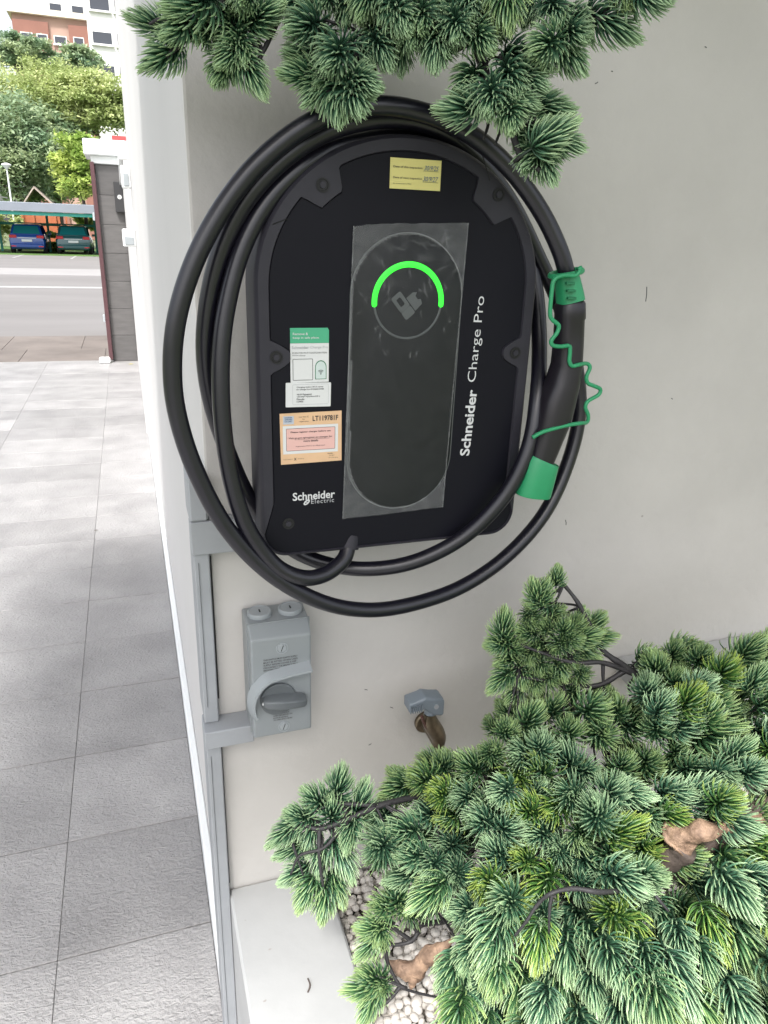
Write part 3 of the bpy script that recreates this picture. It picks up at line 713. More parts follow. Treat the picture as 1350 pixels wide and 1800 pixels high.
T('(As recommended in TR25)', .2785, .0528, .021, .0016, st)
T('30/9/25', .3135, .0680, .0160, .0046, st, m='blueink', shear=.3)
T('30/9/27', .3125, .0572, .0165, .0048, st, m='blueink', shear=.3)
MB().box(.3125, .3305, ys - .0003, ys - .0001, .0672, .0675).box(.3125, .3305, ys - .0003, ys - .0001, .0563, .0566).build('rule', M['ink'], st)
# product label: green head, white body, wifi frame (the code itself left blank)
g1 = sheet('setup_label', .1650, .2090, -.157, -.1135, 'paper', ch, ys, 0, 'white setup label with a green head')
MB().loft([[(x, y, z) for x, z in [(.165, -.1133), (.209, -.1133), (.209, -.0995), (.2075, -.0968), (.165, -.0968)]] for y in (ys + .0003, ys - .0001)]).build('green_head', M['lgreen'], g1)
T('Remove &', .1680, -.1045, .0170, .0027, g1, m='paper', bold=.01); T('keep in safe place.', .1680, -.1090, .0300, .0028, g1, m='paper', bold=.01)
T('Schneider', .1665, -.1195, .0195, .0032, g1, m='printb', bold=.02); T('Charge Pro', .1875, -.1200, .0205, .0035, g1, m='printb', bold=-.005)
T('SCAN FOR WI-FI CONFIGURATION', .1670, -.1248, .0395, .0017, g1); T('WITH eSetup', .1670, -.1278, .0150, .0017, g1)
frame('code_frame', .1675, .1905, -.1545, -.1305, .0005, 'ink', g1, ys - .0003)
pf = rrect(.1932, .2062, -.1545, -.1335, .0008); 
af = [(.1997 + .0066 * math.cos(PI * i / 16), -.1400 + .0075 * math.sin(PI * i / 16)) for i in range(17)] + [(.1931, -.1538), (.2063, -.1538)]
ag = [(.1997 + (p[0] - .1997) * .88, -.146 + (p[1] + .146) * .92) for p in af]
MB().loft([[(x, ys - .0002, z) for x, z in af], [(x, ys - .0002, z) for x, z in ag]], cap=False).build('wifi_frame', M['greend'], g1)
MB().add([(x, ys - .00015, z) for x, z in ag], [tuple(range(len(ag)))]).build('wifi_tint', M['paperb'], g1)
wf = MB()
for r_ in (.0018, .0032, .0046):
    A = [(.1997 + r_ * math.cos(PI / 4 + PI / 2 * i / 10), -.1478 + r_ * math.sin(PI / 4 + PI / 2 * i / 10)) for i in range(11)]
    B = [(.1997 + (r_ - .0006) * math.cos(PI / 4 + PI / 2 * i / 10), -.1478 + (r_ - .0006) * math.sin(PI / 4 + PI / 2 * i / 10)) for i in range(11)]
    wf.loft([[(x, ys - .0003, z) for x, z in A], [(x, ys - .0003, z) for x, z in B]], cap=False, closed=False)
wf.cyl((.1997, ys - .0002, -.1478), (0, -1, 0), .0007, .0001, 10)
wf.build('wifi_symbol', M['ink'], g1)
ys = .8013
g2 = sheet('network_label', .1590, .2115, -.1850, -.1572, 'paper', ch, ys, math.radians(-1), 'white curling paper label with network name and password', r=.001)
frame('label_border', .1668, .2085, -.1822, -.1590, .0003, 'printb', g2, ys - .0002, .0012)
for i, (s, w_) in enumerate([('Charging station Wi-Fi name:', .031), ('EV Charge Pro 0Y2360210308', .0315), ('', 0), ('Wi-Fi Password:', .0175), ('vddvdcJY7Q2mhmnHZ a', .027), ('Pincode:', .009), ('123456', .0075)]):
    if s: T(s, .1715, -.1632 - i * .0027, w_, .0019, g2, bold=.012)
ys = .8018
g3 = sheet('registration_sticker', .1520, .2250, -.2520, -.1915, 'orange', ch, ys, math.radians(.6), 'peach registration sticker numbered LT119781F')
T('LT119781F', .1900, -.2020, .0305, .0062, g3, bold=.022)
MB().box(.1555, .1680, ys - .0003, ys - .0001, -.2045, -.1950).build('blue_patch', M['lblue'], g3)
ys2 = ys; ys = ys - .0002
for i, s in enumerate(('CHARGER', 'APPROVED', 'FOR SUPPLY')): T(s, .1572, -.1975 - i * .0023, .0088, .0015, g3, m='blueink', bold=.02)
for i, (s, dx, w_) in enumerate((('Low Volt. EC', 0, .0115), ('for', .004, .0030), ('registration', 0, .0115))): T(s, .1740 + dx, -.1972 - i * .0028, w_, .0017, g3)
MB().box(.1550, .2205, ys - .0001, ys + .0001, -.2400, -.2065).build('white_field', M['paper'], g3)
ys -= .0002
MB().box(.1590, .2168, ys - .0001, ys + .0001, -.2362, -.2098).build('pink_field', M['pink'], g3)
frame('field_border', .1588, .2170, -.2364, -.2096, .0004, 'rust', g3, ys - .0002)
T('Please register charger before use', .1640, -.2155, .0475, .0025, g3, bold=.014)
T('Visit go.gov.sg/register-ev-charger for', .1615, -.2225, .0520, .0025, g3, bold=.01)
T('more details', .1790, -.2262, .0175, .0024, g3, bold=.014)
T('Registration Mark is an official mark', .1700, -.2322, .0350, .0017, g3)
MB().box(.1685, .2105, ys - .0004, ys - .0002, -.2232, -.2230).build('rule', M['ink'], g3)
T('Land Transport', .1548, -.2468, .0115, .0012, g3); T('Authority', .1720, -.2468, .0075, .0012, g3); T('X', .1675, -.2478, .0030, .0030, g3, bold=.02)
T('Ready', .2080, -.2428, .0060, .0017, g3, bold=.01); T('to go!', .2100, -.2452, .0060, .0017, g3); T('EV Charging', .2095, -.2480, .0110, .0015, g3)

# ================================================================ CABLE
cb = empty('charging_cable', (.3, .80, -.47), label='thick black charging cable coiled round the charger, with green capped connector', cat='cable')
cab = [(614, 955, .812), (603, 985, .80), (570, 1010, .79), (529, 1015, .785), (482, 992, .785), (436, 930, .785), (408, 850, .787), (392, 750, .79), (388, 640, .795), (398, 540, .80), (428, 430, .805), (482, 340, .81), (560, 275, .815), (640, 247, .825), (720, 238, .835),
       (790, 255, .85), (860, 310, .865), (915, 400, .875), (940, 500, .86), (948, 600, .83), (944, 700, .79), (928, 790, .775), (888, 870, .775), (820, 940, .785), (735, 985, .80), (650, 1000, .82), (570, 990, .84), (500, 955, .85), (440, 880, .845), (395, 780, .835), (368, 690, .825),
       (360, 600, .815), (372, 500, .81), (400, 410, .805), (448, 330, .80), (520, 262, .80), (600, 222, .805), (690, 208, .81), (770, 228, .82), (840, 280, .835), (900, 360, .85), (945, 450, .86), (985, 540, .865), (1012, 640, .865), (1018, 730, .86), (996, 820, .85), (955, 905, .835),
       (890, 978, .82), (810, 1032, .81), (720, 1063, .80), (640, 1072, .795), (560, 1056, .79), (475, 1008, .785), (400, 930, .782), (345, 830, .78), (312, 730, .78), (303, 640, .78), (314, 545, .78), (348, 445, .782), (402, 350, .785), (470, 272, .785), (555, 212, .785), (650, 187, .785), (740, 197, .785), (825, 235, .787),
       (895, 295, .787), (950, 370, .785), (984, 440, .78), (998, 492, .778), (1001, 530, .776)]
cpts = spline([onY(*p) for p in cab], 9)
MB().tube(cpts, .0099, 20).build('cord', M['cable'], cb, smooth='all')
# gland ribs at the charger outlet
MB().tube([onY(617, 938, .815), onY(612, 962, .812)], .0135, 20).build('cable_gland', M['rim'], cb, smooth=True)
# connector handle: lofted rounded sections
def sect(c, t, side, a, b, n=24, p=2.8):
    t = t.normalized(); s = (side - t * side.dot(t)).normalized(); d = t.cross(s); out = []
    for i in range(n):
        th = 2 * PI * i / n; co, si = math.cos(th), math.sin(th)
        out.append(c + s * a * math.copysign(abs(co) ** (2 / p), co) + d * b * math.copysign(abs(si) ** (2 / p), si))
    return out
def gun(path, name, m, par, cap=True, **k):
    c = [onY(x, y, yy) for x, y, yy, a, b in path]; rings = []
    for i, (q, pth) in enumerate(zip(c, path)):
        t = c[min(i + 1, len(c) - 1)] - c[max(i - 1, 0)]; rings.append(sect(q, t, Vector((1, 0, 0)), pth[3], pth[4]))
    return MB().loft(rings, cap).build(name, m, par, smooth=True, **k)
hd = gun([(1002, 530, .778, .0150, .0150), (1002, 534, .778, .0168, .0165), (1002, 560, .778, .0172, .017), (1001, 562, .778, .0166, .0165), (999, 600, .778, .0168, .0175), (996, 640, .778, .0174, .019), (988, 675, .778, .0195, .021), (978, 705, .778, .0222, .0225), (971, 735, .778, .0220, .0225), (961, 765, .778, .0195, .022), (951, 795, .778, .0178, .021), (945, 812, .778, .0172, .020)], 'connector_handle', M['conn'], cb)
gun([(950, 806, .778, .0225, .0225), (948, 810, .778, .0235, .0235), (941, 836, .778, .0240, .0240), (933, 864, .778, .0246, .0240), (932, 868, .778, .0238, .0232)], 'end_cap', M['green'], cb)
# green collar with slots, ring and strap
gun([(996, 482, .778, .0125, .0130), (998, 495, .778, .0135, .0140), (1001, 515, .778, .0150, .0150), (1003, 531, .777, .0158, .0155)], 'strain_collar', M['green'], cb)
for py in (498, 511, 524):
    c = onY(1003 + (py - 498) * .1, py, .7608 - (py - 498) * .00005)
    MB().box(c.x - .006, c.x + .005, c.y - .002, c.y + .003, c.z - .0014, c.z + .0014, .0004).build('collar_slot', M['greend'], cb)
rg = MB(); rc = onY(995, 480, .778)
rg.tube([rc + Vector((.0185 * math.cos(t), .0165 * math.sin(t), .004 * math.cos(t) + .0)) for t in [2 * PI * i / 30 for i in range(31)]], .0033, 10)
rg.build('strap_ring', M['green'], cb, smooth='all')
strap = [(1016, 474), (1021, 471), (1012, 484), (990, 484), (974, 492), (970, 512), (967, 550), (971, 562), (982, 572), (979, 585), (969, 599), (972, 607), (985, 609), (1000, 608), (1002, 617), (1001, 635), (1006, 643), (1018, 641), (1031, 639), (1037, 646), (1031, 662), (1033, 673), (1043, 678), (1055, 684), (1052, 694), (1034, 705), (1029, 716), (1034, 730), (1032, 742), (1020, 744), (1000, 747), (975, 753), (952, 760), (936, 769)]
MB().tube(spline([onY(x, y, .757 if x < 1028 else .765) for x, y in strap], 6), .0025, 10).build('strap', M['green'], cb, smooth='all')

# ================================================================ TRUNKING, ISOLATOR, TAP
tk = empty('cable_trunking', (.066, .94, H), label='grey painted cable trunking down the wall corner with two side arms', cat='trunking')
MB().box(.0545, .0765, .930, 1.0, H, -.7205, .0015).build('upright', M['trunking'], tk)
MB().box(.0545, .0755, .931, 1.0, -.6895, -.4125, .0015).build('upright', M['trunking'], tk)
MB().box(.052, .30, .925, .9495, -.412, -.364, .0015).build('side_arm', M['trunking'], tk)
MB().box(.0515, .124, .908, .9495, -.720, -.690, .0015).build('side_arm', M['trunking'], tk)
MB().box(.052, .0766, .9255, .99, -.364, -.30, .003).build('corner_piece', M['trunking'], tk)
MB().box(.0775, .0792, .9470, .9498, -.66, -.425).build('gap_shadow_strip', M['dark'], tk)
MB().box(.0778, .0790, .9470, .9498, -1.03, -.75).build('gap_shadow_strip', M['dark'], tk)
MB().box(.0600, .0606, .9290, .9299, -.66, -.425).build('cover_seam', M['ring'], tk)
MB().box(.0600, .0606, .9290, .9299, -1.35, -.75).build('cover_seam', M['ring'], tk)

sw = empty('isolator_switch', (.163, YW, -.70), label='grey rotary isolator switch box on the wall below the charger', cat='switch')
X0, X1, ZT, ZL, YB = .1200, .2060, -.517, -.694, .882
b = MB()
b.loft([[(X0 - .002, .9495, ZL - .002), (X1 + .002, .9495, ZL - .002), (X1 + .002, .9495, ZT + .004), (X0 - .002, .9495, ZT + .004)],
        [(X0 - .001, .902, ZL - .001), (X1 + .001, .902, ZL - .001), (X1 + .001, .902, ZT + .002), (X0 - .001, .902, ZT + .002)],
        [(X0, YB, ZL), (X1, YB, ZL), (X1, YB, ZT - .014), (X0, YB, ZT - .014)]])
b.build('housing', M['grey'], sw, bevel=.0025)
MB().box(X0 - .0022, X1 + .0022, .9012, .9022, ZL - .002, ZT + .003).build('cover_joint', M['grey'], sw)
for cx_ in (.1405, .1850):
    q = MB().loft([[(cx_ + r_ * math.cos(t * PI / 14), .926 + r_ * math.sin(t * PI / 14), z_) for t in range(28)] for r_, z_ in ((.0175, ZT + .003), (.0175, ZT + .008), (.0163, ZT + .0095), (.0145, ZT + .0095), (.0140, ZT + .0088))]).build('blanking_plug', M['greyl'], sw, smooth=True)
    MB().box(cx_ - .001, cx_ + .001, .922, .930, ZT + .0089, ZT + .0093).build('plug_slot', M['dark'], q)
for (cx_, cz_) in ((.1640, -.548), (.1645, -.6815)):
    q = MB().loft([[(cx_ + r_ * math.cos(t * PI / 12), y_, cz_ + r_ * math.sin(t * PI / 12)) for t in range(24)] for r_, y_ in ((.0088, .883), (.0088, .8812), (.0072, .8812), (.0070, .8828))], cap=False).build('screw_well', M['greyl'], sw, smooth=True)
    sc2 = MB().cyl((cx_, .8828, cz_), (0, -1, 0), .0064, .002, 20, .0006).build('screw', M['greyl'], sw, smooth=True)
    MB().add([(cx_ - .0022, .8806, cz_ - .0045), (cx_ - .0012, .8806, cz_ - .005), (cx_ + .0022, .8806, cz_ + .0045), (cx_ + .0012, .8806, cz_ + .005)], [(0, 1, 2, 3)]).build('screw_slot', M['dark'], sc2, fix=False)
# hood: curved guard wall round the handle
HC = (.1645, -.630); hr = .0435; prof = []
path = [(HC[0] + hr * math.cos(a), HC[1] + hr * math.sin(a)) for a in [math.radians(205 - 5 * i) for i in range(19)]]
path = path + [(HC[0] + .012, HC[1] + hr + .001), (X1 - .002, HC[1] + hr + .003)]
hood = MB(); R_ = []
for i, p in enumerate(path):
    a = path[max(i - 1, 0)]; b_ = path[min(i + 1, len(path) - 1)]; t = Vector((b_[0] - a[0], b_[1] - a[1])).normalized(); n_ = Vector((-t.y, t.x)) ; th = .0030
    hgt = .018
    R_.append([(p[0], YB + .001, p[1]), (p[0], YB - hgt, p[1]), (p[0] + n_.x * th, YB - hgt, p[1] + n_.y * th), (p[0] + n_.x * th * 3, YB + .001, p[1] + n_.y * th * 3)])
hood.loft(R_).build('hood', M['greyl'], sw, smooth=True)
MB().cyl((HC[0] - .008, YB + .001, HC[1]), (0, -1, 0), .026, .006, 32, .001).build('dial', M['greyd'], sw, smooth=True)
hx = (HC[0] - .002, HC[1] + .0)
kn = MB(); rings = []
for (u, hw_, hh) in ((-.030, .0045, .010), (-.024, .0075, .014), (-.005, .0095, .017), (.015, .0088, .016), (.030, .0078, .014), (.034, .005, .011)):
    ca, sa = math.cos(math.radians(-7)), math.sin(math.radians(-7))
    c0 = (hx[0] + u * ca, hx[1] + u * sa); nx, nz = -sa, ca
    rings.append([(c0[0] + nx * hw_ * 1.1, YB - .004, c0[1] + nz * hw_ * 1.1), (c0[0] + nx * hw_, YB - .006 - hh * .7, c0[1] + nz * hw_), (c0[0] + nx * hw_ * .6, YB - .006 - hh, c0[1] + nz * hw_ * .6), (c0[0] - nx * hw_ * .6, YB - .006 - hh, c0[1] - nz * hw_ * .6), (c0[0] - nx * hw_, YB - .006 - hh * .7, c0[1] - nz * hw_), (c0[0] - nx * hw_ * 1.1, YB - .004, c0[1] - nz * hw_ * 1.1)])
kn.loft(rings).build('rotary_handle', M['greyd'], sw, bevel=.0012, smooth=True)
MB().cyl((hx[0] - .0265, YB - .010, hx[1] + .003), (-.3, -1, 0), .0032, .006, 12, .001).build('handle_pin', M['white'], sw, smooth=True)
for i, s in enumerate(('THIS SWITCH MUST EARTH SUPPLY', 'MUST BE FITTED WHEN USED', 'SUPPLY BEFORE COVER IS OFF', 'DISCONNECT THE MAINS SUPPLY', 'BEFORE OPENING BOX')):
    text('lettering', s, (.1370, YB - .0001, -.5650 - i * .0042), (.049, .049, .047, .049, .044)[i], .0026, m='ink', parent=sw, bold=.01)
for i, s in enumerate(('POSITION LOCK', 'OPEN OFF BEFORE ON', 'ROTATE HANDLE', 'TO OPEN ENCLOSURE')):
    text('lettering', s, (.1490, YB - .0001, -.6580 - i * .0036), (.024, .028, .022, .028)[i], .0023, m='ink', parent=sw, bold=.01)
for (px, py, dx, dy) in ((1135, 530, 2, -26), (994, 914, 1, 9), (1239, 82, 3, 2), (1046, 147, 5, -3), (641, 1212, 5, 1), (686, 1243, 5, 2), (648, 1310, 5, -3), (1180, 700, 2, 2), (1075, 125, 2, 1)):
    a = onY(px, py, YW - .0004); b_ = onY(px + dx, py + dy, YW - .0004)
    MB().tube([a, (a + b_) / 2 + Vector((.0008, 0, 0)), b_], .0006, 5).build('scratch', M['ring'], w)

tap = empty('water_tap', (.40, YW, -.80), label='aged brass garden tap with a grey blue lever, on the wall below the charger', cat='tap')
tb = onY(762, 1300, .90); tz = tb.z
c0 = onY(752, 1256, .875); c1 = onY(768, 1290, .885)
MB().cyl((c1.x + .006, .949, c1.z - .022), (0, -1, 0), .020, .008, 28, .002).build('wall_flange', M['brass'], tap, smooth=True)
MB().tube(spline([(c1.x + .006, .945, c1.z - .022), (c1.x + .005, .91, c1.z - .020), (c1.x + .002, .885, c1.z - .016)], 5), .0105, 16).build('inlet', M['brass'], tap, smooth=True)
MB().tube(spline([(c0.x + .002, .874, c0.z + .003), (c0.x + .005, .876, c0.z - .015), (c1.x, .880, c1.z), (c1.x + .002, .882, c1.z - .028)], 5), lambda s: .0085 + .005 * math.sin(PI * s), 16).build('tap_body', M['brass'], tap, smooth=True)
MB().tube(spline([(c1.x, .88, c1.z - .02), (c1.x - .002, .85, c1.z - .035), (c1.x - .003, .835, c1.z - .06)], 5), .0085, 14).build('spout', M['brass'], tap, smooth=True)
MB().tube(spline([(c0.x - .014, .866, c0.z + .006), (c0.x - .006, .87, c0.z - .014), (c1.x - .008, .874, c1.z)], 4), .0026, 8).build('stop_arm', M['rust'], tap, smooth=True)
lv = MB(); a = onY(716, 1240, .868); b_ = onY(777, 1234, .868)
lv.loft([[(x, y, z) for (y, z) in ((.858, zc_ - hh), (.858, zc_ + hh * .8), (.864, zc_ + hh), (.884, zc_ + hh), (.884, zc_ - hh))] for x, zc_, hh in ((a.x, a.z + .0005, .0085), (a.x + .020, a.z + .003, .0105), (a.x + .026, a.z + .005, .011), (b_.x - .018, b_.z + .0015, .0155), (b_.x - .004, b_.z - .002, .0165), (b_.x, b_.z - .003, .013))])
lvo = lv.build('lever', M['tap'], tap, bevel=.002, smooth=True)
for i in range(6): MB().box(a.x + .001 + i * .0036, a.x + .0024 + i * .0036, .8555, .8579, a.z - .008, a.z + .003 + i * .0006).build('grip_rib', M['tap'], lvo)
MB().cyl((b_.x - .017, .872, b_.z - .008), (.1, -.2, -1), .0115, .012, 24, .002).build('lever_boss', M['tap'], lvo, smooth=True)
MB().cyl((b_.x - .014, .8585, b_.z + .001), (0, -1, 0), .004, .002, 14).build('lever_screw', M['trunking'], lvo, smooth=True)

# ================================================================ ARTIFICIAL PINE
def tuft_mesh(seed, n=100, L=.030, nl=.031):
    r = random.Random(seed); vs = []; fs = []; ca = []
    m = MB(); m.tube([(0, 0, -.012), (0, 0, 0), (.001, 0, L)], lambda s: .0013 * (1 - .5 * s), 5)
    vs = list(m.v); fs = list(m.f); ca = [(0.02, 0)] * len(vs)
    ye = r.uniform(.2, 1)
    for k in range(n):
        s = (k + r.random()) / n; z0 = L * s ** .9
        th = math.radians(106 - 92 * s ** 1.15 + r.uniform(-3, 3)); ph = k * 2.39996 + r.uniform(-.12, .12)
        rad = Vector((math.cos(ph), math.sin(ph), 0)); up = Vector((0, 0, 1)); tan = up.cross(rad)
        ln = nl * r.uniform(.94, 1.05) * (1 - .10 * s); p = Vector((0, 0, z0)); w = r.uniform(.00098, .00118)
        d = rad * math.sin(th) + up * math.cos(th); cur = math.radians(70 + r.uniform(-10, 10)) * (1 - .6 * s); side = .16 + r.uniform(-.05, .05)
        base = len(vs); seg = 4; yy = 1.0 if (r.random() < .8) else .2
        for q in range(seg + 1):
            t = q / seg; a = th - cur * t
            dd = (rad * math.sin(a) + up * math.cos(a) + tan * side * t).normalized()
            if q: p = p + dd * (ln / seg)
            nrm = (dd.cross(tan)).normalized(); ww = w * (1 if q < seg - 1 else (.85 if q == seg - 1 else .25))
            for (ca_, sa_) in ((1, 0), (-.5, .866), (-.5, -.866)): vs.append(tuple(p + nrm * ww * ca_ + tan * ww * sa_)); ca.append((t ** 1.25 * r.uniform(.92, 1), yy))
        for q in range(seg):
            for c in range(3): fs.append((base + q * 3 + c, base + q * 3 + (c + 1) % 3, base + q * 3 + 3 + (c + 1) % 3, base + q * 3 + 3 + c))
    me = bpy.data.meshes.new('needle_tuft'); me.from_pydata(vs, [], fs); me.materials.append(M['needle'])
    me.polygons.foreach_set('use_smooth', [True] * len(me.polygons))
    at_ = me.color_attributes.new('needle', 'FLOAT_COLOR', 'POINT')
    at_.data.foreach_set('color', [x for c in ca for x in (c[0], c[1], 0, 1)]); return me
TM = [tuft_mesh(s, n=(110, 122, 96, 126, 106, 92, 116, 102, 130, 112, 100, 122)[s], nl=(.030, .028, .032, .027, .031, .033, .029, .031, .026, .030, .029, .028)[s]) for s in range(12)]
tree = empty('artificial_pine', (.45, .7, -1.07), label='artificial pine bonsai with tufted green needles filling the lower right and hanging in from above', cat='artificial plant')
tufts = []   # (centre, axis, scale, tint)
tcam = -fwd; up = -down; rt = right
def T_(px, py, c, ax, s=1., tint=None):
    """ax = (right, up, toward camera)"""
    j = Vector((rnd.gauss(0, .16), rnd.gauss(0, .16), rnd.gauss(0, .16)))
    a = (rt * ax[0] + up * ax[1] + tcam * ax[2]).normalized() + j; a.normalize()
    cen = at(px, py, c); tufts.append((cen - a * .024 * s, a, s * rnd.uniform(.9, 1.12), rnd.random() ** 3.8 if tint is None else tint * .5))
# left sprig
for (x, y, ax) in [(596, 1380, (.1, .9, .4)), (551, 1400, (-.4, .8, .4)), (520, 1432, (-.8, .4, .3)), (497, 1466, (-.7, -.1, .3)), (634, 1408, (.2, .8, .2)), (512, 1492, (-.7, -.4, .3)), (516, 1536, (-.6, -.7, .3)), (562, 1518, (-.1, -.9, .4)), (598, 1500, (.3, -.8, .3)), (537, 1572, (-.3, -1, .3)), (570, 1585, (.0, -1, .3)), (593, 1562, (.4, -.8, .3)), (582, 1424, (0, .7, .6)), (545, 1470, (-.2, -.6, .2)), (615, 1462, (.2, -.3, .6))]:
    T_(x, y, .90 + rnd.uniform(-.015, .015), ax, .96, .15 if y < 1550 else .5)
# low left group over the pebbles
for (x, y, ax, s) in [(700, 1575, (-.1, .7, .6), 1.15), (722, 1600, (.1, .3, .9), 1.0), (672, 1590, (-.5, .5, .6), 1.1), (650, 1630, (-.8, .1, .5), 1.1), (650, 1660, (-.7, -.4, .5), 1.0), (668, 1640, (-.3, 0, .9), 1.), (652, 1716, (-.5, .5, .6), 1.05), (640, 1735, (-.8, -.1, .5), 1.), (650, 1765, (-.5, -.6, .5), .95), (672, 1735, (.1, .3, .9), .9)]:
    T_(x, y, .94, ax, s, .55)
# upper spur against the wall
for (x, y, ax) in [(979, 1008, (.1, .9, .4)), (942, 1040, (-.4, .7, .5)), (950, 1062, (-.4, .2, .8)), (977, 1078, (.1, .3, .8)), (1046, 1095, (.6, .5, .4)), (1016, 1122, (.3, .2, .8)), (885, 1105, (-.3, .8, .4)), (871, 1132, (-.7, .1, .5)), (950, 1135, (-.2, .1, .9)), (957, 1100, (-.3, .3, .8)), (948, 1170, (-.2, -.2, .9)), (1003, 1160, (.2, -.1, .9)), (893, 1160, (-.3, 0, .8)), (879, 1196, (-.6, -.5, .5)), (916, 1188, (0, -.3, .8)), (1036, 1150, (.5, -.1, .6)), (925, 1110, (-.5, .2, .6)), (905, 1215, (-.3, -.6, .5)), (1020, 1085, (.3, .6, .5)), (968, 1195, (0, 0, 1)), (995, 1105, (.1, .3, .8)), (1030, 1120, (.5, .3, .6)), (935, 1085, (-.3, .3, .8)), (980, 1135, (0, .1, 1)), (930, 1150, (-.1, 0, 1)), (1055, 1120, (.6, .2, .5)), (900, 1135, (-.2, .2, .8)), (985, 1180, (.1, -.2, .9)), (940, 1205, (-.1, -.3, .9)), (1010, 1100, (.2, .4, .7)), (955, 1035, (.1, .6, .6)), (1025, 1185, (.2, 0, .9))]:
    T_(x, y, 1.0 + rnd.uniform(-.02, .02), ax, .92 if y > 1020 else .85, .25)
# main crown: scattered through a volume whose image outline is this polygon
POLY = [(870, 1262), (920, 1228), (1010, 1205), (1060, 1222), (1125, 1222), (1145, 1160), (1195, 1125), (1245, 1155), (1290, 1150), (1330, 1130), (1440, 1120), (1440, 1870), (800, 1870), (790, 1730), (812, 1690), (835, 1640), (770, 1590), (690, 1528), (655, 1512), (640, 1475), (672, 1400), (715, 1350), (790, 1330), (850, 1300)]
def inpoly(x, y):
    c = False; n = len(POLY)
    for i in range(n):
        (x1, y1), (x2, y2) = POLY[i], POLY[(i + 1) % n]
        if (y1 > y) != (y2 > y) and x < (x2 - x1) * (y - y1) / (y2 - y1) + x1: c = not c
    return c
def crown_depth(x, y):
    v = min(1, max(0, (y - 1150) / 600)); h = min(1, max(0, (x - 700) / 600))
    d = 1.03 - .26 * v - .07 * h * (1 - .3 * v)
    return d + .10 * noise.noise((x / 105, y / 105, 2)) + .02 * noise.noise((x / 60, y / 60, 9))
pts = []
def scatter(n, mind, off, lay):
    tries = 0; got = []
    while len(got) < n and tries < 30000:
        tries += 1; x = rnd.uniform(640, 1420); y = rnd.uniform(1110, 1860)
        if not inpoly(x, y): continue
        if lay < 2 and ((x - 1243) / 54) ** 2 + ((y - 1460) / 32) ** 2 < 1: continue
        if lay < 1 and (((x - 1285) / 40) ** 2 + ((y - 1215) / 35) ** 2 < 1 or ((x - 945) / 45) ** 2 + ((y - 1585) / 26) ** 2 < 1 or ((x - 1180) / 40) ** 2 + ((y - 1560) / 40) ** 2 < 1): continue
        k = 1 + .35 * max(0, (y - 1300) / 500)
        if all((x - a) ** 2 + (y - b) ** 2 > (mind * k) ** 2 for a, b in got): got.append((x, y))
    for x, y in got:
        c = crown_depth(x, y) + off + rnd.uniform(-.012, .012)
        dx = (x - 1060) / 400; dy = (1560 - y) / 350
        if y > 1620: ax = (dx * .6, -.75 + rnd.uniform(-.3, .5), .75)
        else: ax = (dx * .8 + rnd.uniform(-.5, .5), dy * .8 + .15 + rnd.uniform(-.4, .4), .9)
        T_(x, y, c, ax, rnd.uniform(.98, 1.22))
    return got
g0 = scatter(190, 38, 0, 0); g1_ = scatter(110, 48, .06, 1); g2_ = scatter(80, 55, .12, 2)
# hanging foliage above the charger
top = [(262, 40, -1, -.1), (284, 100, -.6, -.6), (311, 50, -.3, -.2), (357, 62, 0, -.7), (400, 20, .2, -.2), (404, 60, 0, -.5), (398, 100, -.1, -.8), (388, 124, -.3, -.8), (440, 128, .3, -.8), (452, 37, .3, -.2), (425, 90, .2, -.5), (470, 20, .6, -.2), (519, 12, -.1, -.9), (564, 70, -.1, -.9), (535, 45, -.4, -.7), (519, 129, -.8, -.2), (552, 165, -.3, -.8), (590, 172, .1, -.9), (573, 132, -.1, -.5), (640, 145, .5, -.6), (622, 172, .2, -.8), (635, 95, .2, -.8), (705, 33, 0, -.9), (703, 85, .1, -.9), (660, 55, -.1, -.7), (764, 83, 0, -1), (610, 12, 0, -.8), (590, 95, -.2, -.6), (545, 95, -.3, -.4),
       (740, 30, .1, -.7), (776, 78, 0, -.9), (822, 11, 0, -.6), (850, 74, .2, -.8), (855, 30, .3, -.5), (800, 50, 0, -.8), (930, 18, -.2, -.9), (974, 22, .1, -.7), (1065, 38, .5, -.7), (1022, 44, .2, -.8), (955, 81, -.5, -.4), (1000, 96, .4, -.6), (1010, 60, .2, -.3), (818, 148, -.5, -.7), (922, 105, .4, -.2), (937, 145, .6, -.5), (896, 140, 0, -.6), (811, 190, -.7, -.2), (860, 175, -.1, -.6), (967, 190, .6, -.3), (989, 250, .9, -.3), (958, 292, .4, -.8), (937, 229, .2, -.4), (896, 210, -.1, -.6), (940, 270, -.2, -.8), (975, 235, .4, .3), (905, 180, .3, -.3), (1137, -12, .4, -.9), (1100, -10, .1, -.9), (685, 5, 0, -.6), (780, 10, .1, -.6), (890, -2, .1, -.8), (345, 5, -.3, -.3), (570, -5, 0, -.8), (640, 0, 0, -.9), (430, -5, 0, -.4), (880, 50, .2, -.6), (725, 60, 0, -.9), (670, 90, .3, -.8)]
for (x, y, ax, ay) in top:
    T_(x, y, .68 + rnd.uniform(-.03, .03), (ax, ay, .35), .98, rnd.choice((.0, .05, .2)) if x > 480 else .2)
    if 560 < x < 860 and y < 60: T_(x + rnd.uniform(-25, 25), y - 12 + rnd.uniform(-15, 15), .74, (ax, ay, .2), 1., .1)
tufts.sort(key=lambda q: vis(q[0])[2] + (5 if not (-20 < vis(q[0])[0] < 1370 and -30 < vis(q[0])[1] < 1830) else 0))
joined = MB(); jc = []
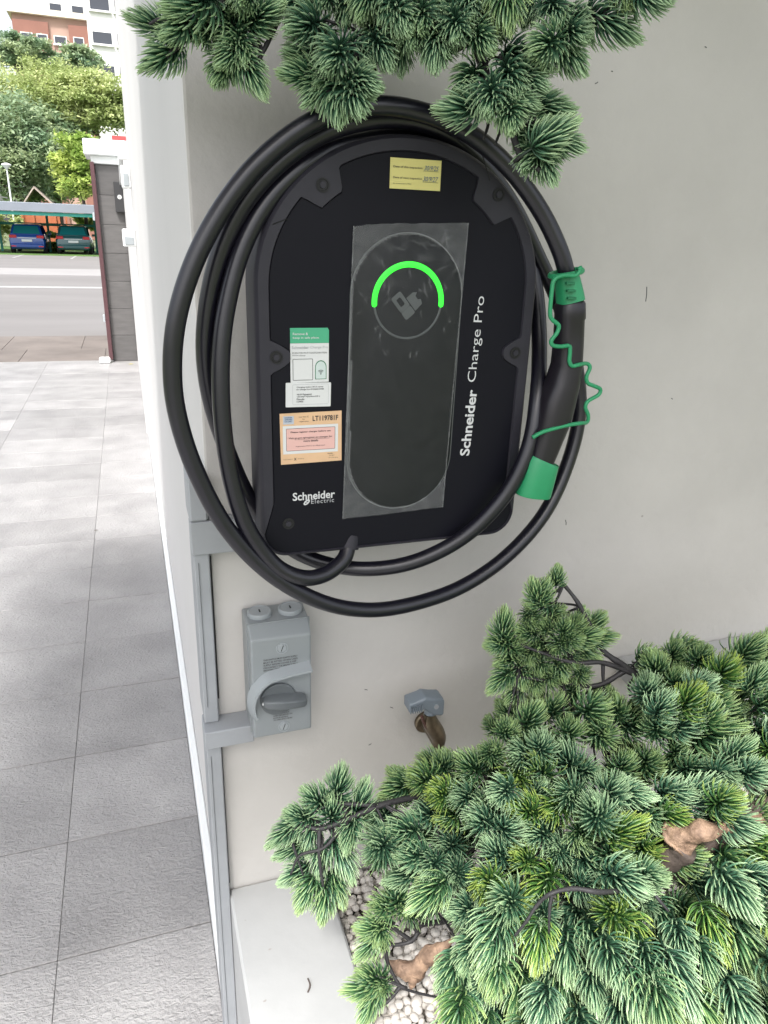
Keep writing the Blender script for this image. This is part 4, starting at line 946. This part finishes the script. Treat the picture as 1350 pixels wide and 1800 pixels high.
for i, (p, a, s, tint) in enumerate(tufts):
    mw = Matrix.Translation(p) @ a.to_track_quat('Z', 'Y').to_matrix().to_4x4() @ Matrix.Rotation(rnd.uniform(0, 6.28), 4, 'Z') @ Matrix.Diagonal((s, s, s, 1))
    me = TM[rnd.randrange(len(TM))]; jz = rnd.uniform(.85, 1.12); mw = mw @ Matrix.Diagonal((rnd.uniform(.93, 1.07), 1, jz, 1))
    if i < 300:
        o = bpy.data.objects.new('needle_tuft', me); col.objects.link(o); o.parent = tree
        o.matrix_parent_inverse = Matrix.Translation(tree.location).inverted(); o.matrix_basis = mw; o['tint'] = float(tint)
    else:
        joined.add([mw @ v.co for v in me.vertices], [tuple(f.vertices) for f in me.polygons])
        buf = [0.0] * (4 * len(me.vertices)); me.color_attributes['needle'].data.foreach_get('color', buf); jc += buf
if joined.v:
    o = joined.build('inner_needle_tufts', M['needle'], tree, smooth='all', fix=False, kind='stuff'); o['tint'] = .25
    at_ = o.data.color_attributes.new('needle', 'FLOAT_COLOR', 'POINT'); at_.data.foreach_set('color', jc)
print('TUFTS', len(tufts), len(g0), len(g1_), len(g2_))

# trunk: out of the pebbles, behind the crown, out of the frame at the right and back over the top
trunk_path = spline([at(880, 1720, 1.03), at(1000, 1640, 1.0), at(1130, 1545, .93), at(1240, 1470, .87), at(1390, 1420, .86), at(1580, 1300, .86), at(1700, 900, .84), at(1700, 350, .80), at(1540, -120, .77), at(1200, -330, .75), at(800, -300, .74), at(560, -220, .73)], 8)
MB().tube(trunk_path, lambda s: .024 - .014 * s + .002 * math.sin(s * 60), 14).build('trunk', M['barkl'], tree, smooth='all')
def lumpy(path, rad, name, m, par, n=16, amp=.25, seed=0):
    p = spline(path, 7); b = MB().tube(p, rad, n)
    for i, v in enumerate(b.v):
        q = Vector(v); k_ = i // n; c = p[min(k_, len(p) - 1)]; f_ = 1 + amp * (noise.noise(q * 38 + Vector((seed, 0, 0))) + .55 * noise.noise(Vector((q.x * 60, q.y * 140, q.z * 140 + seed))))
        b.v[i] = tuple(c + (q - c) * f_)
    return b.build(name, m, par, smooth='all')
# pale bare wood knots that show between the needles
lumpy([at(1196, 1476, .835), at(1212, 1466, .825), at(1240, 1458, .82), at(1300, 1450, .835), at(1370, 1425, .86)], lambda s: .0175 - .012 * s ** .7, 'bare_wood', M['wood'], tree, n=11, amp=.75, seed=3)
lumpy([at(1120, 1570, .87), at(1165, 1520, .85), at(1200, 1482, .838)], lambda s: .012 + .006 * s, 'limb', M['barkl'], tree, n=11, amp=.5, seed=5)
lumpy([at(682, 1692, 1.04), at(700, 1700, 1.035), at(728, 1704, 1.03), at(756, 1682, 1.02), at(800, 1650, 1.01), at(850, 1640, 1.0)], lambda s: .003 + .0105 * math.sin(PI * min(1, s * 1.2 + .02)) ** 1.2, 'bare_wood', M['wood'], tree, n=9, amp=.75, seed=11)
lumpy([at(728, 1706, 1.03), at(726, 1722, 1.032), at(722, 1738, 1.035)], lambda s: .011 * (1 - .8 * s), 'wood_stub', M['wood'], tree, n=9, amp=.6, seed=2)
# drawn branches
BR = [
 ([(760, 1395, .95), (674, 1414, .91), (604, 1443, .895), (561, 1457, .89), (534, 1451, .89), (508, 1462, .89), (494, 1480, .89)], .0042),
 ([(661, 1416, .905), (597, 1413, .895), (575, 1417, .89), (546, 1429, .89)], .003),
 ([(561, 1457, .89), (561, 1496, .885), (564, 1534, .885), (569, 1562, .885)], .003),
 ([(602, 1445, .895), (588, 1470, .89), (566, 1492, .885), (527, 1504, .885), (511, 1537, .885)], .003),
 ([(508, 1462, .89), (520, 1500, .888), (535, 1545, .888)], .0022), ([(606, 1420, .895), (612, 1460, .895)], .0035),
 ([(860, 1600, 1.0), (776, 1620, .98), (741, 1626, .97), (728, 1650, .96), (705, 1660, .955), (672, 1660, .95)], .0045),
 ([(735, 1640, .965), (715, 1610, .95), (700, 1590, .945)], .003), ([(735, 1640, .965), (745, 1600, .95)], .003), ([(725, 1655, .96), (690, 1630, .95), (665, 1612, .945)], .003),
 ([(680, 1661, .955), (681, 1690, .955), (700, 1728, .95), (722, 1742, .955), (800, 1760, .98)], .003), ([(706, 1731, .95), (680, 1762, .945), (655, 1775, .94)], .003), ([(715, 1738, .95), (680, 1722, .945), (660, 1715, .94)], .0025),
 ([(1240, 1290, 1.0), (1118, 1186, 1.0), (1075, 1156, 1.0), (1056, 1137, 1.0), (1020, 1066, 1.0), (991, 1027, 1.0)], .0055),
 ([(1118, 1186, 1.0), (1060, 1165, .995), (1010, 1165, .99), (960, 1150, .99), (905, 1130, .99)], .004), ([(1100, 1178, 1.), (1050, 1205, 1.), (990, 1200, 1.), (910, 1190, .995)], .004), ([(1060, 1165, 1.0), (1060, 1210, 1.0)], .003),
 ([(1140, 1560, .80), (1060, 1568, .74), (1010, 1562, .735), (970, 1570, .73), (945, 1590, .735), (925, 1620, .735), (905, 1645, .74)], .0030), ([(970, 1572, .735), (966, 1600, .735), (965, 1640, .74)], .0024), ([(1130, 1530, .78), (1150, 1570, .75), (1175, 1602, .745)], .003),
 ([(640, -150, .74), (420, -60, .70), (385, 10, .69), (345, 38, .69), (320, 75, .688), (292, 100, .688)], .005), ([(345, 38, .69), (290, 32, .69), (262, 42, .69)], .003), ([(470, -60, .71), (490, 20, .70), (482, 50, .695), (462, 92, .69), (450, 115, .69)], .0035),
 ([(700, -170, .74), (690, -20, .72), (660, 60, .70), (630, 95, .69), (604, 148, .69), (575, 165, .69)], .0055), ([(650, 75, .70), (660, 120, .695), (640, 145, .69)], .003), ([(604, 148, .69), (550, 150, .69)], .0025),
 ([(980, -190, .74), (850, 40, .71), (850, 120, .70), (870, 175, .69), (895, 220, .69), (918, 278, .69), (950, 300, .69)], .006), ([(870, 175, .69), (905, 178, .69), (926, 182, .69), (942, 215, .69), (955, 265, .69)], .0035), ([(870, 150, .695), (845, 190, .70), (858, 215, .70), (850, 245, .70)], .0028), ([(880, 190, .695), (880, 225, .70), (870, 255, .70)], .0025), ([(850, 60, .71), (800, 90, .7), (775, 95, .69)], .003),
 ([(1000, -190, .74), (990, -20, .71), (990, 60, .70), (985, 90, .69)], .004), ([(990, 20, .70), (1030, 30, .695), (1060, 35, .69)], .003),
]
for pts_, r0 in BR:
    p = spline([at(*q) for q in pts_], 6)
    MB().tube(p, lambda s: r0 * (1 - .55 * s) * (1 + .08 * math.sin(s * 40)), 8).build('branch', M['bark'], tree, smooth='all')
# twigs joining every tuft to a limb inside the crown
tp_ = [trunk_path[i] for i in range(0, len(trunk_path), 2)]
nodes = []
for (x, y) in [(740, 1430), (760, 1500), (850, 1380), (850, 1480), (880, 1560), (950, 1290), (960, 1400), (960, 1500), (990, 1630), (1060, 1290), (1060, 1400), (1090, 1500), (1080, 1680), (1160, 1240), (1170, 1350), (1200, 1580), (1200, 1720), (1270, 1300), (1320, 1230), (1330, 1390), (1330, 1560), (1330, 1700), (900, 1740), (1000, 1780)]:
    nodes.append(at(x, y, crown_depth(x, y) + .16))
for nd in nodes:
    t = min(tp_[:14], key=lambda q: (q - nd).length); mid = (t + nd) / 2 + Vector((0, 0, -.02))
    MB().tube(spline([t, mid, nd], 6), lambda s: .007 * (1 - .5 * s), 8).build('branch', M['bark'], tree, smooth='all')
tw = MB(); drawn = [at(*q) for b_, _ in BR if b_[0][0] not in (1140, 1130, 970) for q in b_] + nodes
for (p, a, s, tint) in tufts:
    base = p - a * .010 * s; nd = min(drawn, key=lambda q: (q - base).length)
    if (nd - base).length < .085: tw.tube(spline([nd, (nd + base) / 2 - a * .008, base + a * .004], 3), lambda s_: .0020 - .0006 * s_, 5)
tw.build('twigs', M['bark'], tree, smooth='all', fix=False, kind='stuff')

# ---- small things lying about
def fallen(name, label, c, s, m, a):
    vs = [(-1, 0, 0), (-.4, .35, .12), (.4, .3, .1), (1, 0, 0), (.4, -.3, .14), (-.4, -.35, .1), (0, 0, .02)]
    R2 = Matrix.Rotation(a, 3, 'Z'); b = MB().add([R2 @ (Vector(v) * s) + Vector(c) for v in vs], [(0, 1, 6), (1, 2, 6), (2, 3, 6), (3, 4, 6), (4, 5, 6), (5, 0, 6)])
    tag(b.build(name, M[m], fix=False), label, 'leaf')
c = onZ(231, 640, H + .004); fallen('fallen_leaf', 'small yellow leaf lying at the foot of the dark gate pillar', c, .03, 'yleaf', .4)
c = onZ(169, 932, H + .004); fallen('fallen_leaf', 'small dark dry leaf lying on the driveway tiles', c, .012, 'bleaf', .2)
dc = empty('twig_fragment', onZ(542, 1735, LZ + .002), label='tiny curved dry twig lying on the planter ledge', cat='twig')
MB().tube(spline([onZ(541, 1720, LZ + .0025), onZ(545, 1732, LZ + .003), onZ(541, 1744, LZ + .0025)], 4), .0012, 6).build('stick', M['barkl'], dc)
for o in list(bpy.data.objects):
    if o.type == 'MESH' and not o.data.users: pass
